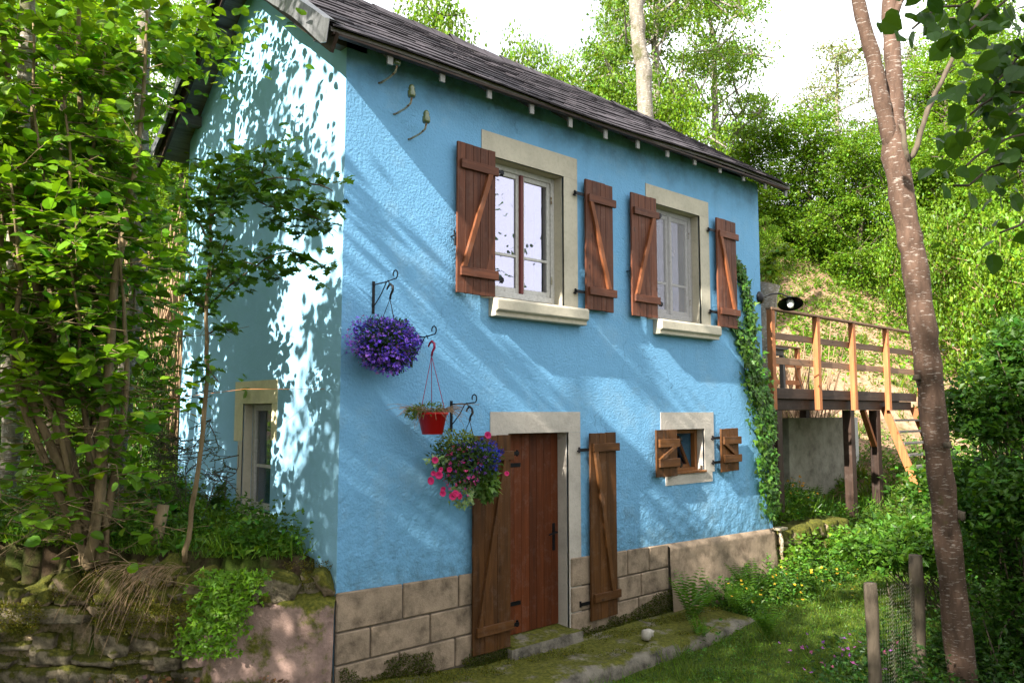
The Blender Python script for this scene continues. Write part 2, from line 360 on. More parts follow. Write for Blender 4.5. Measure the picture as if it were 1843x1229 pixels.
gr = sm(GX, 1.0, 2.2)*sm(-GY, -0.8, 0.4)
np_z = np.stack([lit, gr, 0*lit], -1).reshape(-1, 3)
obj('ground', np_mesh('ground', np.stack([GX, GY, GZ], -1).reshape(-1, 3), Q, 'ground_soil', True, zone=np_z), kind='structure')

# ---------------------------------------------------------------- leaves
TPL = {
 'simple': (np.array([(0, 0, 0), (.42, -.5, .10), (1, 0, -.10), (.42, .5, .10)]), [(0, 1, 2), (0, 2, 3)]),
 'blade': (np.array([(0, -.5, 0), (0, .5, 0), (.55, .35, .12), (.55, -.35, .12), (1, 0, -.05)]), [(0, 3, 2, 1), (3, 4, 2)]),
 'hazel': (np.array([(-.28, 0, .04), (0, 0, 0), (.10, -.36, .07), (.42, -.50, .06), (.72, -.36, .02), (1.0, 0, -.12), (.72, .36, .02), (.42, .50, .06), (.10, .36, .07), (.45, 0, -.01)]),
           [(1, 2, 9), (2, 3, 9), (3, 4, 9), (4, 5, 9), (9, 5, 6), (9, 6, 7), (9, 7, 8), (9, 8, 1)]),
 'oak': (np.array([(0, 0, 0), (.18, -.10, .0), (.28, -.26, .03), (.36, -.12, 0), (.50, -.38, .05), (.60, -.16, 0), (.78, -.34, .03), (.86, -.12, -.02), (1, 0, -.08),
                   (.86, .12, -.02), (.78, .34, .03), (.60, .16, 0), (.50, .38, .05), (.36, .12, 0), (.28, .26, .03), (.18, .10, 0), (.4, 0, 0), (.7, 0, -.02)]),
         [(0, 1, 16), (1, 2, 3), (1, 3, 16), (3, 4, 5), (3, 5, 16), (16, 5, 17), (5, 6, 7), (5, 7, 17), (17, 7, 8), (17, 8, 9), (17, 9, 11), (9, 10, 11), (16, 17, 11), (16, 11, 13), (11, 12, 13), (16, 13, 15), (13, 14, 15), (0, 16, 15)]),
 'ivy': (np.array([(0, 0, 0), (-.05, -.35, .03), (.28, -.55, .04), (.38, -.25, .0), (1, 0, -.05), (.38, .25, 0), (.28, .55, .04), (-.05, .35, .03), (.3, 0, .05)]),
         [(0, 1, 8), (1, 2, 8), (2, 3, 8), (3, 4, 8), (8, 4, 5), (8, 5, 6), (8, 6, 7), (8, 7, 0)]),
 'star': (np.array([(0, 0, 0), (.5, -.12, .0), (.3, -.5, .1), (0, -.2, 0), (-.45, -.3, .1), (-.2, 0, 0), (-.45, .3, .1), (0, .2, 0), (.3, .5, .1), (.5, .12, 0)]),
          [(0, 1, 2), (0, 2, 3), (0, 3, 4), (0, 4, 5), (0, 5, 6), (0, 6, 7), (0, 7, 8), (0, 8, 9)]),
}
def unit(a): return a/np.maximum(np.linalg.norm(a, axis=-1, keepdims=True), 1e-9)
def leaf_arrays(tpl, P, D, N, Ls, Wf=1.0):
    T, Fs = TPL[tpl]; D = unit(D); N = unit(N-D*np.sum(N*D, -1, keepdims=True)); S = np.cross(N, D)
    Ls = np.broadcast_to(np.asarray(Ls, float), (len(P),)); W = Ls*Wf
    V = P[:, None, :] + T[None, :, 0, None]*(D*Ls[:, None])[:, None, :] + T[None, :, 1, None]*(S*W[:, None])[:, None, :] + T[None, :, 2, None]*(N*Ls[:, None])[:, None, :]
    k = len(T); off = (np.arange(len(P))*k)[:, None, None]
    by = {}
    for f in Fs: by.setdefault(len(f), []).append(f)
    FA = [(np.array(v)[None]+off).reshape(-1, n) for n, v in by.items()]
    return V.reshape(-1, 3), FA, k
def tint(n, base, var=0.28, hue=0.25, rg=None):
    hue = hue*.65
    rg = rg or RG; b = np.array(base)[None]*(1+var*rg.normal(size=(n, 1))).clip(0.45, 1.7)
    b = b*np.stack([1+hue*rg.normal(size=n), np.ones(n), 1+0.3*rg.normal(size=n)], -1).clip(0.4, 1.8); return b.clip(0.002, 0.9)
def leaves(name, tpl, P, D, N, Ls, Wf, cols, parent=None, mat='leaf', kind='stuff', smooth=False, **kw):
    V, FA, k = leaf_arrays(tpl, P, D, N, Ls, Wf)
    return obj(name, np_mesh(name, V, FA, mat, smooth, tint=np.repeat(cols, k, 0)), parent, kind=kind, **kw)
def rdir(n, rg=None): return unit((rg or RG).normal(size=(n, 3)))
def leaf_parts(name, tpl, P, D, N, Ls, Wf, base, parent, pick, limit, mat='leaf'):
    """the largest-looking leaves one by one, as parts; returns the mask of those taken"""
    idx = np.where(pick)[0]
    d = np.linalg.norm(P[idx]-CAM, axis=1)/np.broadcast_to(Ls, (len(P),))[idx]; idx = idx[np.argsort(d)[:limit]]
    meshes = []
    for q in range(6):
        V, FA, k = leaf_arrays(tpl, np.zeros((1, 3)), np.array([[1., 0, 0]]), np.array([[0, 0, 1.]]), 1.0, Wf)
        c = tint(1, base, 0.3, 0.25); meshes.append(np_mesh(name, V, FA, mat, tint=np.repeat(c, k, 0)))
    Lb = np.broadcast_to(Ls, (len(P),)); pin = parent.matrix_basis.inverted() if parent else Matrix()
    for j, i in enumerate(idx):
        d = unit(D[i]); n = unit(N[i]-d*np.dot(N[i], d)); sd = np.cross(n, d)
        M = Matrix([[d[r], sd[r], n[r], 0] for r in range(3)]+[[0, 0, 0, 1]]) @ Matrix.Scale(float(Lb[i]), 4); M.translation = Vector(P[i])
        o = bpy.data.objects.new(name, meshes[j % 6]); COL.objects.link(o); o.parent = parent; o.matrix_basis = M
    m = np.zeros(len(P), bool); m[idx] = True; return m
def segs(name, A, Bp, ra, rb, mat, parent=None, n=3, **kw):
    A = np.asarray(A, float); Bp = np.asarray(Bp, float); d = unit(Bp-A); a = unit(np.cross(d, np.where(np.abs(d[:, 2:3]) < 0.9, [[0, 0, 1.]], [[1., 0, 0]]))); b = np.cross(d, a)
    ra = np.broadcast_to(ra, (len(A),)); rb = np.broadcast_to(rb, (len(A),)); t = np.arange(n)*2*np.pi/n
    ring = a[:, None]*np.cos(t)[None, :, None]+b[:, None]*np.sin(t)[None, :, None]
    V = np.concatenate([A[:, None]+ring*ra[:, None, None], Bp[:, None]+ring*rb[:, None, None]], 1).reshape(-1, 3)
    k = np.arange(n); f = np.stack([k, (k+1) % n, (k+1) % n+n, k+n], -1); FA = (f[None]+(np.arange(len(A))*2*n)[:, None, None]).reshape(-1, 4)
    return obj(name, np_mesh(name, V, FA, mat, True), parent, **kw)
exec_parts = None

# ================================================================ THE HOUSE
house = empty('house', (0, 0, 0), label='small two storey house rendered bright blue with brown shutters and dark slate roof', cat='house')
HX, HD = 6.63, 3.60          # length of the front, depth of the gable
def eave_z(x): return 5.28+0.022*x
RID_Y, RID_Z = 1.8, 6.86
# openings in the front wall: x0,x1,z0,z1
OPN = [(1.66, 2.65, 3.32, 4.72), (4.24, 5.17, 3.32, 4.72), (1.85, 2.70, -0.02, 2.0), (4.50, 5.17, 1.46, 2.0)]
def wall_cells(xs, zs, ops, y0, y1, rx=None):
    """front wall of cells; openings left out, reveals closed"""
    m = MB(); hole = lambda a, b, c, d: any(o[0]-1e-6 <= a and b <= o[1]+1e-6 and o[2]-1e-6 <= c and d <= o[3]+1e-6 for o in ops)
    for i in range(len(xs)-1):
        for j in range(len(zs)-1):
            a, b, c, d = xs[i], xs[i+1], zs[j], zs[j+1]
            if hole(a, b, c, d): continue
            X = lambda x, z: (rx(z) if (rx and abs(x-xs[-1]) < 1e-6) else x)
            m.add([(X(a, c), y0, c), (X(b, c), y0, c), (X(b, d), y0, d), (X(a, d), y0, d)], [(0, 1, 2, 3)])
            m.add([(a, y1, c), (b, y1, c), (b, y1, d), (a, y1, d)], [(3, 2, 1, 0)])
    for a, b, c, d in ops:
        m.add([(a, y0, c), (a, y0, d), (a, y1, d), (a, y1, c)], [(0, 1, 2, 3)]); m.add([(b, y0, c), (b, y0, d), (b, y1, d), (b, y1, c)], [(3, 2, 1, 0)])
        m.add([(a, y0, d), (b, y0, d), (b, y1, d), (a, y1, d)], [(0, 1, 2, 3)]); m.add([(a, y0, c), (b, y0, c), (b, y1, c), (a, y1, c)], [(3, 2, 1, 0)])
    return m
def flare(z): return HX+max(0, (3.0-z))**1.5*0.042-0.004
xs = sorted({0.0, HX} | {v for o in OPN for v in o[:2]}); zs = sorted({-0.3, 5.43, 0.70, 1.0, 2.4, 2.8} | {v for o in OPN for v in o[2:]})
wall_cells(xs, zs, OPN, 0.0, 0.45, flare).build('front_wall', 'blue_render', house)
# gable: openings cut, with rows to the ridge
GOP = (1.23, 1.87, 1.27, 2.29)
m = MB(); ys = [0.0, 1.23, 1.80, 1.87, HD]; zz = [-0.2, 1.27, 2.29, 5.28]
for i in range(4):
    for j in range(3):
        if i in (1, 2) and j == 1: continue
        m.add([(0, ys[i], zz[j]), (0, ys[i], zz[j+1]), (0, ys[i+1], zz[j+1]), (0, ys[i+1], zz[j])], [(3, 2, 1, 0)])
m.add([(0, 0, 5.28), (0, 1.8, 6.60), (0, HD, 5.28)], [(0, 1, 2)]); m.add([(0, 0, 5.28), (0, 0, 5.40), (0, 1.8, 6.80), (0, HD, 5.40), (0, HD, 5.28), (0, 1.8, 6.60)], [(0, 1, 2, 5), (5, 2, 3, 4)])
a, b, c, d = GOP
m.add([(0, a, c), (0, a, d), (.4, a, d), (.4, a, c)], [(0, 1, 2, 3)]); m.add([(0, b, c), (0, b, d), (.4, b, d), (.4, b, c)], [(3, 2, 1, 0)])
m.add([(0, a, d), (0, b, d), (.4, b, d), (.4, a, d)], [(3, 2, 1, 0)]); m.add([(0, a, c), (0, b, c), (.4, b, c), (.4, a, c)], [(0, 1, 2, 3)])
m.build('gable_wall', 'lit_smooth_blue_render', house)
m = MB(); m.add([(0, HD, -.2), (HX, HD, -.2), (HX, HD, 5.4), (0, HD, 5.4)], [(0, 1, 2, 3)]); m.build('rear_wall', 'blue_render', house)
m = MB(); m.add([(flare(0), 0, -.3), (flare(.7), 0, .7), (flare(1.4), 0, 1.4), (flare(2.4), 0, 2.4), (HX, 0, 3.2), (HX, 0, 5.4), (HX, 1.8, 6.80), (HX, HD, 5.4), (HX, HD, -.3)], [tuple(range(9))]); m.build('far_gable_wall', 'blue_render', house)
# rooms behind the openings
m = MB(); m.box(0.46, HX-.2, 0.46, HD-.1, 2.6, 5.2); m.box(0.46, HX-.2, 0.46, HD-.1, 0.0, 2.5); m.build('room', 'interior_dark', house)

# plinth: blocks with recessed joints
pl = MB(); pl.box(-0.008, 1.84, -0.006, -0.001, -0.3, 0.71); pl.box(2.71, flare(0)-.03, -0.006, -0.001, -0.3, 0.62)
plinth = pl.build('plinth', 'joint_mortar', house)
def top_z(x): return 0.765-0.022*x
def block(x0, x1, z0, z1, zt=None):
    g = 0.007; y0 = -0.026-rnd.uniform(0, .004)
    if zt: V = [(x0+g, z0+g), (x1-g, z0+g), (x1-g, top_z(x1)), (x0+g, top_z(x0))]
    else: V = [(x0+g, z0+g), (x1-g, z0+g), (x1-g, z1-g), (x0+g, z1-g)]
    mm = MB(); mm.add([(x, y0, z) for x, z in V]+[(x, -0.004, z) for x, z in V], [(0, 1, 2, 3), (0, 4, 5, 1), (1, 5, 6, 2), (2, 6, 7, 3), (3, 7, 4, 0)])
    mm.build('stone_block', 'plinth_stone', plinth, bevel=0.009)
cuts = [(0.455, 1, [0.0, 0.63, 1.235, 1.84]), (0.20, 0, [0.0, 0.315, 0.92, 1.45, 1.84]), (-0.06, 0, [0.0, 0.60, 1.20, 1.84]),
        (0.41, 1, [2.71, 3.20, 3.62, 4.0, 4.36]), (0.155, 0, [2.71, 3.0, 3.45, 3.85, 4.36]), (-0.10, 0, [2.71, 3.3, 3.8, 4.36])]
tops = [0, 0.455, 0.20, 0, 0.41, 0.155]
for (z0, t, xsn), zt in zip(cuts, tops):
    for a, b in zip(xsn[:-1], xsn[1:]): block(a if a else -.014, b, z0, zt, t)
# smooth lumpy render at the far end of the plinth
xs = np.linspace(4.35, flare(0.3)+.02, 50); zs2 = np.linspace(-0.25, 1.0, 24); X, T = np.meshgrid(xs, zs2, indexing='ij')
Z = -0.25+(T+0.25)/1.25*(np.vectorize(top_z)(X)+0.25); pts = np.stack([X, Z], -1).reshape(-1, 2)
Yb = -0.03-0.03*(vnoise(pts*4, 3)*0.5+0.5)-0.05*sm(0.5-pts[:, 1], 0, .7); Yb = Yb.reshape(X.shape); Yb[:, -1] = -0.001; Yb[-1, :] = 0.05
I2 = np.arange(X.size).reshape(X.shape); q = np.stack([I2[:-1, :-1], I2[1:, :-1], I2[1:, 1:], I2[:-1, 1:]], -1).reshape(-1, 4)
obj('plinth_render', np_mesh('plinth_render', np.stack([X, Yb, Z], -1).reshape(-1, 3), q, 'plinth_stone', True), house)

# stone surrounds (butted pieces, 4 mm proud of the render)
def surround(ox0, ox1, z0, z1, o, mat, foot=None):
    s_ = empty('surround', (0, 0, 0), parent=house)
    y0, y1 = -0.008, 0.02
    B(ox0, ox1, y0, y1, o[3], z1).build('lintel', mat, s_)
    B(ox0, o[0], y0, y1, z0, o[3]-.0015).build('jamb', mat, s_); B(o[1], ox1, y0, y1, z0, o[3]-.0015).build('jamb', mat, s_)
    if foot: B(ox0+.08, ox1-.05, y0, y1, foot, o[2]-.0015).build('apron_stone', mat, s_)
    return s_
surround(1.50, 2.86, 3.30, 4.955, OPN[0], 'surround_stone'); surround(4.06, 5.37, 3.30, 4.93, OPN[1], 'surround_stone')
sd = surround(1.62, 2.88, 0.0, 2.21, OPN[2], 'door_surround_stone'); surround(4.28, 5.38, 1.46, 2.205, OPN[3], 'door_surround_stone', 1.34)
# reveals: stone faces inside the openings, proud of the render
def reveal(o, mat, depth=0.2, bottom=True):
    e = 0.003; m = MB(); m.box(o[1]-e, o[1]+.01, .021, depth, o[2], o[3]); m.box(o[0]-.01, o[0]+e, .021, depth, o[2], o[3]); m.box(o[0]+e, o[1]-e, .021, depth, o[3]-e, o[3]+.01)
    if bottom: m.box(o[0]+e, o[1]-e, .021, depth, o[2]-.01, o[2]+e)
    m.build('reveal', mat, house)
for o, mt, dp in zip(OPN, ('surround_stone', 'surround_stone', 'door_surround_stone', 'door_surround_stone'), (.2, .2, .16, .2)): reveal(o, mt, dp)
def sill(x0, x1, z0, z1):
    m = MB(); pr = [(0.0, z0), (-.10, z0), (-.10, z0+.04), (-.135, z0+.06), (-.135, z1-.02), (-.12, z1), (0.19, z1+.02), (0.19, z0)]
    V = [(x0, y, z) for y, z in pr]+[(x1, y, z) for y, z in pr]; n = len(pr)
    m.add(V, [tuple(range(n)), tuple(reversed(range(n, 2*n)))]+[(i, i+n, (i+1) % n+n, (i+1) % n) for i in range(n)])
    return m
for x0, x1 in ((1.60, 2.90), (4.17, 5.42)):
    m = MB(); m.add(*[(lambda s_: (s_.v, s_.f))(sill(x0, x1, 3.125, 3.30))][0]); m.build('window_sill', 'surround_stone', house, bevel=0.006)

# ---- upper windows: outer frame, two leaves with a cross bar
def casement(o, centre_mat, glass, curtain=False):
    x0, x1, z0, z1 = o; z0 += .03; y = 0.135; e = .004; cx = (x0+x1)/2
    w_ = B(x0+e, x0+.055, y, y+.06, z0, z1-e).box(x1-.055, x1-e, y, y+.06, z0, z1-e).box(x0+.055, x1-.055, y, y+.06, z1-.06, z1-e).box(x0+.055, x1-.055, y-.02, y+.06, z0, z0+.06).build('window', 'old_white_paint', house, bevel=.003)
    for sx in (0, 1):
        a, b = (x0+.058, cx-.012) if sx == 0 else (cx+.012, x1-.058); t = .048; yy = y+.012
        B(a, a+t, yy, yy+.04, z0+.062, z1-.062).box(b-t, b, yy, yy+.04, z0+.062, z1-.062).box(a+t, b-t, yy, yy+.04, z1-.062-t, z1-.062).box(a+t, b-t, yy, yy+.04, z0+.062, z0+.062+t*1.2).build('sash', 'old_white_paint', w_, bevel=.004)
        zb = z0+.062+(z1-z0-.12)*.31
        B(a+t, b-t, yy+.003, yy+.034, zb-.013, zb+.013).build('glazing_bar', 'old_white_paint', w_)
        for p0, p1 in ((z0+.062+t*1.2, zb-.013), (zb+.013, z1-.062-t)):
            B(a+t-.003, b-t+.003, yy+.018, yy+.021, p0-.002, p1+.002).build('pane', glass, w_)
        for hz in (z0+.25, z1-.25): MB().tube([((x0+.057) if sx == 0 else (x1-.057), y-.008, hz-.04), ((x0+.057) if sx == 0 else (x1-.057), y-.008, hz+.04)], .009, 6).build('hinge', 'galvanised', w_)
    B(cx-.022, cx+.022, y-.022, y+.05, z0+.062, z1-.063).build('centre_mullion', centre_mat, w_, bevel=.006)
    return w_
casement(OPN[0], 'red_brown_paint', 'window_glass')
w2 = casement(OPN[1], 'old_white_paint', 'window_glass_dull')
# net curtain hung in the second window, in shallow folds
xs = np.linspace(OPN[1][0]+.02, OPN[1][1]-.02, 60); V = []; 
for z in (3.36, 4.70): V += [(x, 0.108, z) for x in xs]
n = len(xs); fq = np.array([(i, i+1, n+i+1, n+i) for i in range(n-1)]); obj('insect_net', np_mesh('insect_net', np.array(V), fq, 'net_curtain', True), w2)

# ---- small lower window with tilted pane
o = OPN[3]; x0, x1, z0, z1 = o; y = .10
ws = B(x0+.004, x0+.06, y, y+.06, z0+.004, z1-.004).box(x1-.06, x1-.004, y, y+.06, z0+.004, z1-.004).box(x0+.06, x1-.06, y, y+.06, z1-.055, z1-.004).box(x0+.06, x1-.06, y, y+.06, z0+.004, z0+.06).build('small_window', 'frame_wood', house, bevel=.003)
B(x0+.01, x1+.01, -.03, y-.002, z0+.004, z0+.028).build('wooden_sill', 'frame_wood', ws, bevel=.003)
MM = Matrix.Translation((x0+.06, y+.07, z0+.06)) @ Matrix.Rotation(math.radians(-24), 4, 'X'); ww, hh_ = x1-x0-.12, z1-z0-.12; t = .04
MB().box(0, t, 0, .035, 0, hh_, MM).box(ww-t, ww, 0, .035, 0, hh_, MM).box(t, ww-t, 0, .035, 0, t, MM).box(t, ww-t, 0, .035, hh_-t, hh_, MM).build('sash', 'frame_wood', ws)
MB().box(t, ww-t, .015, .018, t, hh_-t, MM).build('pane', 'window_glass', ws)

# ---- door
o = OPN[2]; dl = B(1.858, 2.692, .165, .185, 0.03, 1.995).build('door', 'door_wood', house)
n = 8; wp = .834/n
pm = [B(0, wp-.004, 0, .02, 0, 1.955).mesh('plank', 'door_wood')]
for k in range(n): obj('plank', pm[0], dl, loc=(1.858+k*wp+.002, .146-rnd.uniform(0, .002), .035))
for hz in (0.33, 1.68): B(1.862, 2.15, .138, .144, hz-.02, hz+.02).build('strap_hinge', 'black_iron', dl)
B(2.60, 2.64, .134, .144, .78, 1.06).build('lock_plate', 'black_iron', dl, bevel=.004)
MB().tube([(2.62, .14, .97), (2.62, .085, .97), (2.55, .08, .965), (2.50, .085, .955)], .009, 6).build('handle', 'black_iron', dl)
MB().add([(1.78, -.16, -.2), (2.78, -.16, -.2), (2.74, -.13, .0), (1.83, -.13, .0), (1.86, .20, .03), (2.69, .20, .03)], [(0, 1, 2, 3), (3, 2, 5, 4)]).box(1.79, 2.77, -.128, -.002, -.25, -.004).box(1.862, 2.69, .0, .14, -.25, .0).build('threshold', 'apron_concrete', house)

# ---- shutters: planks, battens, brace, bolts
BOLT = MB().lathe([(0, -.011), (.007, -.010), (.010, -.006), (.011, 0)], 8, Matrix.Rotation(math.radians(-90), 4, 'X') @ Matrix.Scale(-1, 4)).mesh('bolt', 'bolt_metal')
def shutter(x0, x1, z0, z1, inner, wood, nplank, batz, brace_wood, tilt=0.0, label=None, zoff=None):
    """inner = -1 when the hinge side is at x0, +1 when at x1; stands open about 6 cm off the wall"""
    hx = x0 if inner < 0 else x1
    sh = empty('shutter', (hx, -.052, z0), parent=house); sh.rotation_euler = (0, 0, tilt)
    wd, h = x1-x0, z1-z0; a0 = 0 if inner < 0 else -wd; pw = wd/nplank
    cutsx = [a0]+[a0+pw*(k+rnd.uniform(-.16, .16)) for k in range(1, nplank)]+[a0+wd]
    for k in range(nplank):
        dz = rnd.uniform(0, .008)
        B(cutsx[k]+.0015, cutsx[k+1]-.0015, -.024-rnd.uniform(0, .002), 0, -dz, h-dz).build('plank', wood, sh, bevel=.002)
    bt = .085 if h > 0.8 else .095; ex = .012
    fy = -.024-.0025; bx0 = a0+.03+(0 if inner < 0 else 0); bx1 = a0+wd-.0
    if inner > 0: bx0, bx1 = a0+.03, a0+wd+.02
    else: bx0, bx1 = a0+.03, a0+wd+.03
    for bz in batz:
        B(bx0, bx1, fy-.028, fy, bz-bt/2, bz+bt/2).build('batten', wood+'_cross', sh, bevel=.003)
        for q in range(3 if h > .8 else 2):
            u = .14+q*.36 if h > .8 else .25+q*.5
            obj('bolt', BOLT, sh, loc=(bx0+(bx1-bx0)*u, fy-.028, bz+rnd.uniform(-.01, .01)))
    if len(batz) > 1:
        zb, zt = batz[0]+bt/2, batz[-1]-bt/2
        bw = .055 if h > .8 else .09
        xi, xo = (a0+.07, a0+wd-.09) if inner < 0 else (a0+wd-.08, a0+.07)
        m = MB(); y0, y1 = fy-.030, fy
        V = [(xo-bw/2, zb), (xo+bw/2, zb), (xi+bw/2, zt), (xi-bw/2, zt)]
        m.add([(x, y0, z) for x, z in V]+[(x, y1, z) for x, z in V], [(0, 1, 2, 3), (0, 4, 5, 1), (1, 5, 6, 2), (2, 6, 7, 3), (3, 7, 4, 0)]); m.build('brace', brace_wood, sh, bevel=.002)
    for hz in ((.18, h-.18) if h > .8 else (.12, h-.12)):
        s_ = -1 if inner < 0 else 1
        m = MB().box(s_*-.0 if s_ > 0 else -.13, s_*.13 if s_ > 0 else 0, -.004, .006, hz-.017, hz+.017); m.tube([(s_*.125, .02, hz-.03), (s_*.125, .02, hz+.03)], .012, 6).tube([(s_*.125, .02, hz), (s_*.125, .056, hz-.02)], .008, 6)
        m.build('hinge', 'black_iron', sh)
    if label: sh['label'] = label
    return sh
T = 0.0
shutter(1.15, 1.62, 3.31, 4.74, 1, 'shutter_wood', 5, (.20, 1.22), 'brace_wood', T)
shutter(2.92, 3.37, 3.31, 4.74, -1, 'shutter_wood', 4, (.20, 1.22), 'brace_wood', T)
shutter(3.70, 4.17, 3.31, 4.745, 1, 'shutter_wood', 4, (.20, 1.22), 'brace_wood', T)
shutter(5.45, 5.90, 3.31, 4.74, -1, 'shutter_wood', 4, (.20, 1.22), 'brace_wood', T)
shutter(1.36, 1.82, 0.015, 1.99, 1, 'low_shutter_wood', 3, (.20, 1.78), 'low_shutter_wood', T, 'door shutter half hidden by the hanging flowers')
shutter(2.96, 3.38, 0.05, 1.99, -1, 'low_shutter_wood', 3, (.22, 1.78), 'low_shutter_wood', T)
shutter(4.10, 4.50, 1.455, 2.0, 1, 'low_shutter_wood', 3, (.16, .39), 'low_shutter_wood', T)
shutter(5.44, 5.84, 1.455, 2.0, -1, 'low_shutter_wood', 3, (.16, .39), 'low_shutter_wood', T)
# shutter stays
def stay(px, py):
    p = fac(px, py, -.03); MB().tube([(p.x, 0, p.z), (p.x, -.05, p.z)], .007, 6).tube([(p.x-.004, -.055, p.z+.05), (p.x+.004, -.058, p.z-.01), (p.x+.012, -.052, p.z-.09)], [.010, .008, .012], 6).build('shutter_stay', 'black_iron', house)
for q in ((815, 425), (1086, 482), (1131, 488), (1310, 520), (1097, 990)): stay(*q)

# ---- gable window
a, b, c, d = GOP
gw = MB().box(.10, .15, a+.004, a+.07, c, d-.004).box(.10, .15, b-.07, b-.004, c, d-.004).box(.10, .15, a+.07, b-.07, d-.07, d-.004).box(.10, .15, a+.07, b-.07, c+.004, c+.06).build('gable_window', 'old_white_paint', house, bevel=.004)
MB().box(.115, .14, a+.07, b-.07, c+.40, c+.43).build('glazing_bar', 'old_white_paint', gw)
for z0_, z1_ in ((c+.06, c+.40), (c+.43, d-.07)): MB().box(.125, .128, a+.068, b-.068, z0_, z1_).build('pane', 'window_glass_dull', gw)
MB().box(.012, .098, b-.004, b+.01, c, d).box(.012, .098, a-.01, a+.004, c, d).box(.012, .098, a+.004, b-.004, d-.004, d+.01).build('reveal', 'surround_stone', house)
gs = empty('gable_surround', (0, 0, 0), parent=house)
MB().box(-.006, .01, 1.12, 2.06, d, 2.51).build('lintel', 'cream_paint', gs)
MB().box(-.006, .01, 1.12, a, 1.95, d-.0015).build('jamb', 'cream_paint', gs); MB().box(-.006, .01, b, 2.06, 1.92, d-.0015).build('jamb', 'cream_paint', gs)
MB().box(-.006, .01, b+.0, 1.96, 1.2, 1.918).build('jamb', 'surround_stone', gs)
MB().box(-.03, .09, a-.05, b+.08, 1.16, 1.27).build('sill', 'surround_stone', gs, bevel=.01)
MB().lathe([(0, 0), (.05, 0), (.055, .14), (0, .14)], 12, c=(.17, 1.42, 1.30)).build('candle_jar', 'red_plastic', None, True, label='red jar standing inside the narrow side window', cat='jar')

# ---- roof
roof_e = lambda x, y: (eave_z(x)-0.02 + (RID_Z-eave_z(x))*((y+.3)/(RID_Y+.3)) if y <= RID_Y else RID_Z-(RID_Z-5.26)*((y-RID_Y)/(3.9-RID_Y)))
def RP(x, y, lift=0): return Vector((x, y, roof_e(x, y)+0.02*math.sin(x*1.3+1)*(1 if y < RID_Y else 0)+lift))
X0, X1 = -.32, 6.98
m = MB(); nx_ = 20
for i in range(nx_):
    xa, xb = X0+(X1-X0)*i/nx_, X0+(X1-X0)*(i+1)/nx_
    for ya, yb in ((-.30, RID_Y), (RID_Y, 3.9)):
        q = [RP(xa, ya), RP(xb, ya), RP(xb, yb), RP(xa, yb)]; q2 = [p-Vector((0, 0, .035)) for p in q]
        m.add(q+q2, [(0, 1, 2, 3), (7, 6, 5, 4), (0, 4, 5, 1), (3, 2, 6, 7), (0, 3, 7, 4), (1, 5, 6, 2)])
roof = m.build('roof', 'grey_wood_cross', house)
ROWS, COLS = 14, 21
sm_ = [MB().box(0, .352+.0, -.004, .205, 0, .011+.003*k).mesh('slate', 'slate') for k in range(3)]
for i in range(ROWS):
    v0 = i/ROWS
    for j in range(COLS):
        x = X0+.01+(X1-X0-.38)*j/(COLS-1)+(0.0 if i % 2 == 0 else .0)+rnd.uniform(-.006, .006)
        if i % 2: x += .17 if j < COLS-1 else 0
        y = -.33+2.13*v0; p = RP(x, max(y, -.3)); p2 = RP(x, max(y, -.3)+.1); p3 = RP(x+.1, max(y, -.3))
        ey = (p2-p).normalized(); exx = (p3-p).normalized(); ez = exx.cross(ey).normalized()
        M = Matrix((exx, ey, ez)).transposed().to_4x4(); M.translation = p+ez*(.012+rnd.uniform(0, .004))+ey*((y-max(y, -.3))*1.2+rnd.uniform(-.006, .006)); M = M @ Matrix.Rotation(math.radians(3.2+rnd.uniform(-.5, 1.4)), 4, 'X').inverted() @ Matrix.Rotation(rnd.uniform(-.01, .01), 4, 'Z')
        o_ = bpy.data.objects.new('slate', sm_[rnd.randrange(3)]); COL.objects.link(o_); o_.parent = roof; o_.matrix_basis = M
# back slope covering, ridge capping, curled ends
m = MB()
for i in range(26):
    xa = X0+(X1-X0)*i/26; xb = X0+(X1-X0)*(i+1)/26+.01; lz = .03+rnd.uniform(0, .035)*(1 if i in (9, 10, 16, 21) else .3)
    m.add([RP(xa, RID_Y-.14, .02), RP(xb, RID_Y-.14, .02), RP(xb, RID_Y, .035+lz*.6), RP(xa, RID_Y, .035+lz), RP(xb, RID_Y+.14, .0), RP(xa, RID_Y+.14, .0)], [(0, 1, 2, 3), (3, 2, 4, 5)])
m.build('ridge_cap', 'slate', roof)
# rafters showing under the eave with pale ends
for i in range(13):
    x = .27+.565*i*0.985
    a_ = RP(x, .25, -.085); b_ = RP(x, -.24, -.085)
    MB().bar(a_, b_, .05, .07).build('rafter', 'grey_wood', house)
    MB().box(x-.026, x+.026, -.262, -.242, b_.z-.10, b_.z+.035).build('rafter_end', 'dull_white_paint', house)
MB().bar(RP(X0+.02, -.285, -.06), RP(X1-.02, -.285, -.06), .02, .05, (0, 1, 0)).build('eave_board', 'dark_wood_cross', house)
